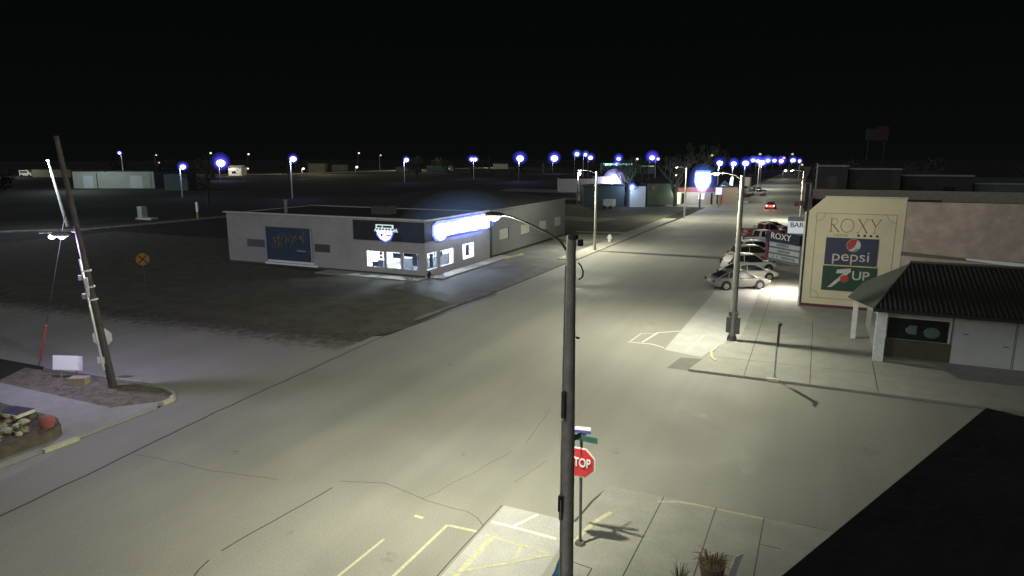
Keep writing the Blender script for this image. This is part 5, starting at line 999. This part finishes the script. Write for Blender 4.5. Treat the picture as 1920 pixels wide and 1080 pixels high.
LAMPS = [
    ('distant lamp with a side arm above the long pale shed', -220.4, 157.9, 11.8, 0, {'r': 0.52, 'power': 350, 'dx': -0.8}),
    ('faint warm yard light right of the shed lamp, upper of two', -301.7, 233.9, 11.5, 1, {'r': 0.33, 'power': 0, 'dx': 1.2}),
    ('faint warm yard light right of the shed lamp, lower of two', -300.1, 233.8, 7.8, 1, {'r': 0.38, 'power': 0, 'dx': 1.2}),
    ('small blue-white lamp over the dark bluish shed', -149.5, 122.8, 7.8, 0, {'r': 0.71, 'power': 489, 'dx': 1.2}),
    ('large blue-white lamp left of the lit house', -247.3, 224.0, 7.8, 0, {'r': 1.99, 'power': 1750, 'dx': 1.2}),
    ('tiny white light above the large blue-white lamp', -419.0, 371.6, 13.8, 1, {'r': 0.76, 'power': 0, 'dx': 1.2}),
    ('tiny white light far off, right of the lit house', -392.7, 383.2, 13.0, 1, {'r': 0.76, 'power': 0, 'dx': 1.2}),
    ('blue-white lamp on a tall pale pole behind the corner shop roof', -119.9, 130.8, 9.8, 0, {'r': 0.81, 'power': 1050, 'dx': 1.0}),
    ('faint light low beyond the far road', -234.0, 262.9, 4.9, 1, {'r': 0.66, 'power': 350, 'dx': 1.2}),
    ('tiny white light above the far road, upper of two', -316.5, 417.7, 13.8, 1, {'r': 0.66, 'power': 0, 'dx': 1.2}),
    ('tiny white light above the far road, lower of two', -266.6, 348.8, 4.5, 1, {'r': 0.85, 'power': 140, 'dx': 1.2}),
    ('tiny reddish light above the far road', -301.3, 424.2, 12.2, 2, {'r': 0.66, 'power': 0, 'dx': 1.2}),
    ('second pole lamp from the left behind the corner shop', -156.7, 237.9, 9.3, 0, {'r': 0.95, 'power': 1050, 'dx': 1.2}),
    ('double-headed lamp pole behind the corner shop', -154.1, 295.8, 9.4, 0, {'r': 1.0, 'power': 1050, 'dx': 1.0, 'double': True}),
    ('bright lamp pole right of the double-headed one', -118.1, 269.6, 9.9, 0, {'r': 1.61, 'power': 1750, 'dx': 0.6}),
    ('bright lamp beside the distant treeline, left of the cluster', -160.3, 422.5, 9.9, 0, {'r': 2.47, 'power': 1750, 'dx': 1.2}),
    ('leftmost lamp of the distant cluster of three', -109.8, 320.4, 12.0, 0, {'r': 1.14, 'power': 489, 'dx': 1.2}),
    ('middle lamp of the distant cluster of three', -115.4, 351.4, 11.9, 0, {'r': 0.95, 'power': 350, 'dx': 1.2}),
    ('rightmost and lowest lamp of the distant cluster of three', -103.5, 322.8, 10.2, 0, {'r': 1.23, 'power': 489, 'dx': 1.2}),
    ('lamp above the long lit strip of far lights', -117.7, 428.1, 9.5, 0, {'r': 1.42, 'power': 350, 'dx': 1.2}),
    ('small lamp under the long lit strip of far lights', -110.2, 397.2, 6.4, 0, {'r': 1.14, 'power': 210, 'dx': 1.2}),
    ('small white light right of the lit strip', -111.5, 453.2, 9.5, 1, {'r': 0.85, 'power': 140, 'dx': 1.2}),
    ('larger of two lamps left of the tall dark tree', -73.1, 325.3, 10.2, 0, {'r': 1.33, 'power': 560, 'dx': 1.2}),
    ('smaller of two lamps left of the tall dark tree', -74.8, 346.8, 9.6, 0, {'r': 0.76, 'power': 210, 'dx': 1.2}),
    ('dim light in front of the dark tree, above the shield sign', -43.9, 316.4, 11.3, 1, {'r': 0.52, 'power': 42, 'dx': 1.2}),
    ('first of the long row of street lamps up the main street', -25.1, 200.9, 8.6, 0, {'r': 0.9, 'power': 840, 'dx': 0.3}),
    ('second of the long row of street lamps up the main street', -25.9, 245.2, 8.1, 0, {'r': 0.95, 'power': 840, 'dx': 0.3}),
    ('third of the long row of street lamps up the main street', -24.0, 268.3, 8.1, 0, {'r': 1.19, 'power': 840, 'dx': 0.3}),
    ('fourth of the long row of street lamps up the main street', -34.3, 420.7, 8.7, 0, {'r': 1.23, 'power': 420, 'dx': 1.2}),
    ('fifth of the long row of street lamps up the main street', -34.1, 454.3, 8.2, 0, {'r': 1.23, 'power': 420, 'dx': 1.2}),
    ('sixth of the long row, the one above the pale far pole', -18.0, 266.6, 8.4, 0, {'r': 1.09, 'power': 630, 'dx': 0.2}),
    ('seventh of the long row of street lamps up the main street', -32.1, 522.2, 8.3, 0, {'r': 1.52, 'power': 420, 'dx': 1.2}),
    ('eighth of the long row of street lamps up the main street', -30.0, 567.8, 8.2, 0, {'r': 1.52, 'power': 420, 'dx': 1.2}),
    ('ninth of the long row of street lamps up the main street', -26.9, 613.8, 7.6, 0, {'r': 1.9, 'power': 420, 'dx': 1.2}),
    ('tenth of the long row of street lamps up the main street', -19.6, 684.2, 7.9, 0, {'r': 2.28, 'power': 420, 'dx': 1.2}),
    ('last bluish lamp of the long row up the main street', -15.7, 775.2, 7.0, 0, {'r': 1.8, 'power': 420, 'dx': 1.2}),
    ('small pale light above the sixth lamp of the long row', -24.0, 325.4, 11.8, 3, {'r': 0.57, 'power': 0, 'dx': 1.2}),
    ('small pale light above the tenth lamp of the long row', -11.5, 364.6, 12.0, 3, {'r': 0.57, 'power': 0, 'dx': 1.2}),
    ('small violet light just over the ninth lamp of the row', -26.7, 659.2, 10.3, 2, {'r': 1.23, 'power': 0, 'dx': 1.2}),
    ('small reddish-white light at the end of the long row', -6.7, 365.7, 6.8, 2, {'r': 0.57, 'power': 0, 'dx': 1.2}),
    ('small white light low under the long row of lamps', -14.0, 361.8, 3.9, 1, {'r': 0.76, 'power': 210, 'dx': 1.2}),
    ('warm lamp on a short reddish pole left of the floodlit house', -46.0, 136.6, 6.8, 1, {'r': 0.47, 'power': 350, 'dx': 0.3}),
    ('small dim light above the dark treeline near the shield sign', -50.4, 267.0, 3.5, 1, {'r': 0.47, 'power': 21, 'dx': 1.2}),
    ('small light at the far right edge beyond the dark sheds', 49.6, 222.8, 4.4, 1, {'r': 0.33, 'power': 21, 'dx': 1.2}),
    ('faint pair light far left above the shed roofs', -259.3, 251.5, 4.9, 1, {'r': 0.47, 'power': 42, 'dx': 1.2}),
]
CW = [CORE, COREW, EM('lamp_core_red', (1, .45, .4), 1.2), EM('lamp_core_dim', (.7, .75, .8), .8)]
for lab, x, y, h, w_, k in LAMPS:
    far_lamp(lab, x, y, h, core=CW[w_], col=(.42, .48, 1) if w_ == 0 else (1, .9, .7), polem=M('dim_pole', (.15, .15, .15), .8) if k['r'] > 1.05 or w_ in (1, 3) else None, group='distant blue-white street lamps' if w_ == 0 else 'scattered distant lights', prad=.06 if w_ == 3 else .14, glow=(w_ == 0), **k)

for n_, (x, y, z, p_, c_) in {'flood': (-54.0, 194.0, 3.4, 2600, (.85, .86, 1)), 'kiosk': (-34.6, 134.6, 4.2, 600, (.45, .62, 1)), 'door': (-26.8, 146.5, 2.6, 150, (.85, 1, .7)), 'store': (-22.5, 146.8, 3.0, 450, (.9, 1, .95)), 'canopy': (-18.5, 157.5, 4, 400, (.8, .95, 1)),
    'shed': (-212, 134, 10, 6000, (.85, 1, .95)), 'lithouse': (-309, 284, 7, 3500, (1, .97, .9)), 'road': (-285, 340, 14, 14000, (1, .9, .6)), 'road2': (-305, 480, 14, 20000, (1, .9, .6)), 'road3': (-310, 640, 14, 20000, (1, .9, .6)), 'vanlight': (-383, 212, 7, 2500, (1, 1, .9)), 'farst': (-12, 190, 9, 2500, (1, .97, .75)),
    'midst': (-12, 150, 9, 2200, (1, .97, .75)), 'farst2': (-12, 270, 9, 2500, (1, .97, .8)), 'farst3': (-14, 340, 9, 2000, (1, .97, .8))}.items():
    lamp('lamp_and_fill', 'POINT', (x, y, z), p_, c_, .3)  # fixtureless point lights added to light far buildings and road; flood and kiosk have lamps
fl = MB().ball((-54.0, 194.2, 4.3), 1.0, 10, 8).build('flood_lamp', EM('flood_core', (.8, .82, 1), 4), None, True, org=(-54.0, 194.2, 4.3)); fl.location = (-54.0, 194.2, 4.3); [MB().ball((-54.0, 194.2, 3.6), q_, 16, 12).build('bloom_halo', GLOW('flood_bloom_%d' % (q_*10), (.45, .45, 1), .16), fl, True, org=(-54.0, 194.2, 4.3)) for q_ in (1.8, 2.6, 3.4)]; tag(fl, 'blinding floodlight in front of the white house wall', 'floodlight')  # glowing spheres round the floodlight stand in for lens bloom
kl = MB().ball((-34.0, 136.2, 4.2), .42, 10, 8).build('wall_lamp', EM('kiosk_core', (.55, .65, 1), 2.5), None, True, org=(-34.0, 136.2, 4.2)); kl.location = (-34.0, 136.2, 4.2); MB().ball((-34.0, 136.2, 4.2), .85, 16, 12).build('bloom_halo', GLOW('kiosk_bloom', (.05, .12, 1), 1.0), kl, True, org=(-34.0, 136.2, 4.2)); tag(kl, 'blue lamp on the small white kiosk between the trees', 'lamp')  # blue emissive sphere added as bloom round the kiosk lamp

# ---- bare trees
BARK = M('bark', (.07, .065, .05), .9, .3, 3, bump=.5); TWIG = M('twigs', (.075, .08, .055), .9, .3, 3)
def bare_tree(label, x, y, h, seed, spread=.55, name='bare_tree', trunk=.3, levels=5, dens=1.0, group='bare trees along the street'):
    r = random.Random(seed); t = thing(name, label, 'tree', (x, y, -.012), 0, group); tr = MB(); cr = MB()
    def br(p, d, l, rad, lv):
        n = 3; pts = [p]; q = p.copy(); dd = d.copy()
        for i in range(n):
            dd = (dd+Vector((r.uniform(-.16, .16), r.uniform(-.16, .16), r.uniform(-.05, .12)))).normalized(); q = q+dd*l/n; pts.append(q.copy())
        (tr if lv < 3 else cr).tube(pts, [rad, rad*.85, rad*.7, rad*.55], 6 if lv < 2 else (4 if lv < 3 else 3), cap=False)
        if lv >= levels: return
        k = r.choice((2, 3, 3)) if lv < 4 else 3
        for j in range(int(k*dens) or 1):
            a = r.uniform(0, 6.28); s_ = r.uniform(.35, .95)*spread*2
            nd = (dd+Vector((math.cos(a)*s_, math.sin(a)*s_, r.uniform(-.1, .35)))).normalized()
            br(pts[r.choice((2, 3, 3))] if lv else pts[3], nd, l*r.uniform(.62, .82), rad*.55, lv+1)
    br(Vector((x, y, 0)), Vector((r.uniform(-.05, .05), 0, 1)), h*.26, trunk, 0)
    br(Vector((x, y, h*.2)), Vector((.3, 0, 1)).normalized(), h*.26, trunk*.7, 1); br(Vector((x, y, h*.18)), Vector((-.35, .1, 1)).normalized(), h*.25, trunk*.7, 1)
    tr.build('trunk', BARK, t); cr.build('crown', TWIG, t)
    return t
bare_tree('large bare tree between the white kiosk and the green house', -35.2, 139.5, 12.0, 3, trunk=.42, levels=6)
bare_tree('large bare tree leaning over the petrol store, left of the shield sign', -26.4, 143.0, 12.2, 8, trunk=.5, levels=6)
bare_tree('tall hazy bare tree behind the shield sign', -24.5, 166, 14.5, 15, trunk=.4, levels=6)
bare_tree('bare tree behind the floodlit house', -50, 215, 12, 22, trunk=.4, levels=5)
bare_tree('bare tree beside the highway houses, centre of the horizon', -95, 300, 13, 31, trunk=.4, levels=5)
bare_tree('dark bare tree rising beyond the left lamp and sheds', -120, 105, 13, 44, trunk=.4, levels=5)
# evergreen and leafy silhouettes
LEAF = M('night_foliage', (.035, .045, .03), .95, .4, 1)
def leafy(label, x, y, h, w_, seed, n=900, group='dark trees on the skyline'):
    r = random.Random(seed); t = thing('dark_tree', label, 'tree', (x, y, -.012), 0, group)
    MB().tube([(x, y, 0), (x+.1, y, h*.35), (x, y, h*.8)], [w_*.05, w_*.04, .05], 6).build('trunk', BARK, t)
    cl = [(r.uniform(-.33, .33)*w_, r.uniform(-.33, .33)*w_, r.uniform(.3, .85)*h, r.uniform(.14, .26)*w_) for _ in range(14)]
    m = MB()
    for i in range(n):
        cx_, cy_, cz_, cr_ = r.choice(cl); v = Vector((r.gauss(0, 1), r.gauss(0, 1), r.gauss(0, .8))).normalized()*cr_*r.uniform(.5, 1.05)
        p = Vector((x+cx_+v.x, y+cy_+v.y, max(.5, cz_+v.z))); s_ = r.uniform(.018, .045)*h
        a = Vector((r.gauss(0, 1), r.gauss(0, 1), r.gauss(0, 1))).normalized()*s_; b = Vector((r.gauss(0, 1), r.gauss(0, 1), r.gauss(0, 1))).normalized()*s_
        m.add([p-a, p+b, p+a, p-b], [(0, 1, 2, 3)])
    m.build('crown', LEAF, t); return t
rt = random.Random(77)
spots = [(-60, 230, 9, 9, 'dark tree behind the grey garage wall'), (-75, 265, 9, 10, 'dark tree below the distant cluster of three lamps'), (-145, 330, 8, 12, 'dark tree beyond the double lamp pole'), (-190, 300, 8, 11, 'dark tree beyond the second pole lamp'),
         (-240, 260, 9, 10, 'dark tree right of the lit house'), (-260, 205, 9, 12, 'dark tree between the bluish shed and the large lamp'), (-330, 235, 10, 12, 'dark tree behind the long pale shed'), (-160, 85, 8, 8, 'dark tree at the far left below the pale van'),
         (-40, 270, 9, 9, 'dark tree left of the shield sign tree'), (-32, 240, 8, 8, 'dark tree behind the first row lamp'), (-29, 330, 9, 10, 'dark tree behind the second row lamp'), (2, 290, 9, 9, 'dark tree right of the end of the lamp row'),
         (12, 250, 10, 10, 'dark tree above the dark brick block'), (30, 230, 10, 12, 'dark tree above the right edge sheds'), (-8, 380, 8, 10, 'dark tree at the end of the main street'), (60, 240, 9, 14, 'dark tree at the far right skyline')]
names = ['the lit house', 'the left dim green shed', 'the right dim green shed', 'the double lamp', 'the small pale house', 'the tan house', 'the bright pole lamp', 'the distant cluster of three lamps', 'the long lit strip', 'the tiny reddish light', 'the second pole lamp', 'the bluish shed', 'the tall shield sign tree', 'the violet light of the lamp row']
for k, nm in enumerate(names):
    px_ = [-345, -350, -352, -200, -292, -290, -170, -140, -112, -330, -240, -270, -58, -60][k]; py_ = [330, 400, 432, 380, 500, 590, 430, 470, 480, 520, 420, 240, 420, 560][k]
    spots.append((px_, py_, [9, 10, 9, 9, 11, 12, 10, 11, 10, 12, 10, 9, 10, 11][k], 16+k % 4*4, 'low dark tree on the skyline behind '+nm))
for i, (x, y, h_, w_, lb) in enumerate(spots): leafy(lb, x, y, h_, w_, 100+i, 700)
# dim roof sign above the dark blocks
rs = thing('roof_sign', 'faint red and grey rooftop sign above the dark brick block', 'sign', (8.5, 112, 8))
RSX = [(6.6, 8.0, 12.6, 14.2, (.02, .025, .02)), (8.0, 9.4, 12.5, 14.5, (.035, .014, .013))]
for a, b, c, d, col in RSX: MB().box(a, b, 111.2, 111.5, c, d).build('panel', M('roof_sign_%d' % int(a*10), col, .8), rs)
MB().box(6.9, 7.0, 111.2, 111.4, 8.9, 12.6).build('leg', BLACKROOF, rs); MB().box(9.0, 9.1, 111.2, 111.4, 8.9, 12.6).build('leg', BLACKROOF, rs)

# ---- added fill in place of town sky glow: one soft, weak sun from the south-west
sd = bpy.data.lights.new('night_fill', 'SUN'); sd.energy = SUNE; sd.angle = R(70); sd.color = (.93, .95, 1)
so_ = bpy.data.objects.new('night_fill', sd); COL.objects.link(so_); so_.rotation_euler = Vector((.42, .80, -.50)).to_track_quat('-Z', 'Y').to_euler()
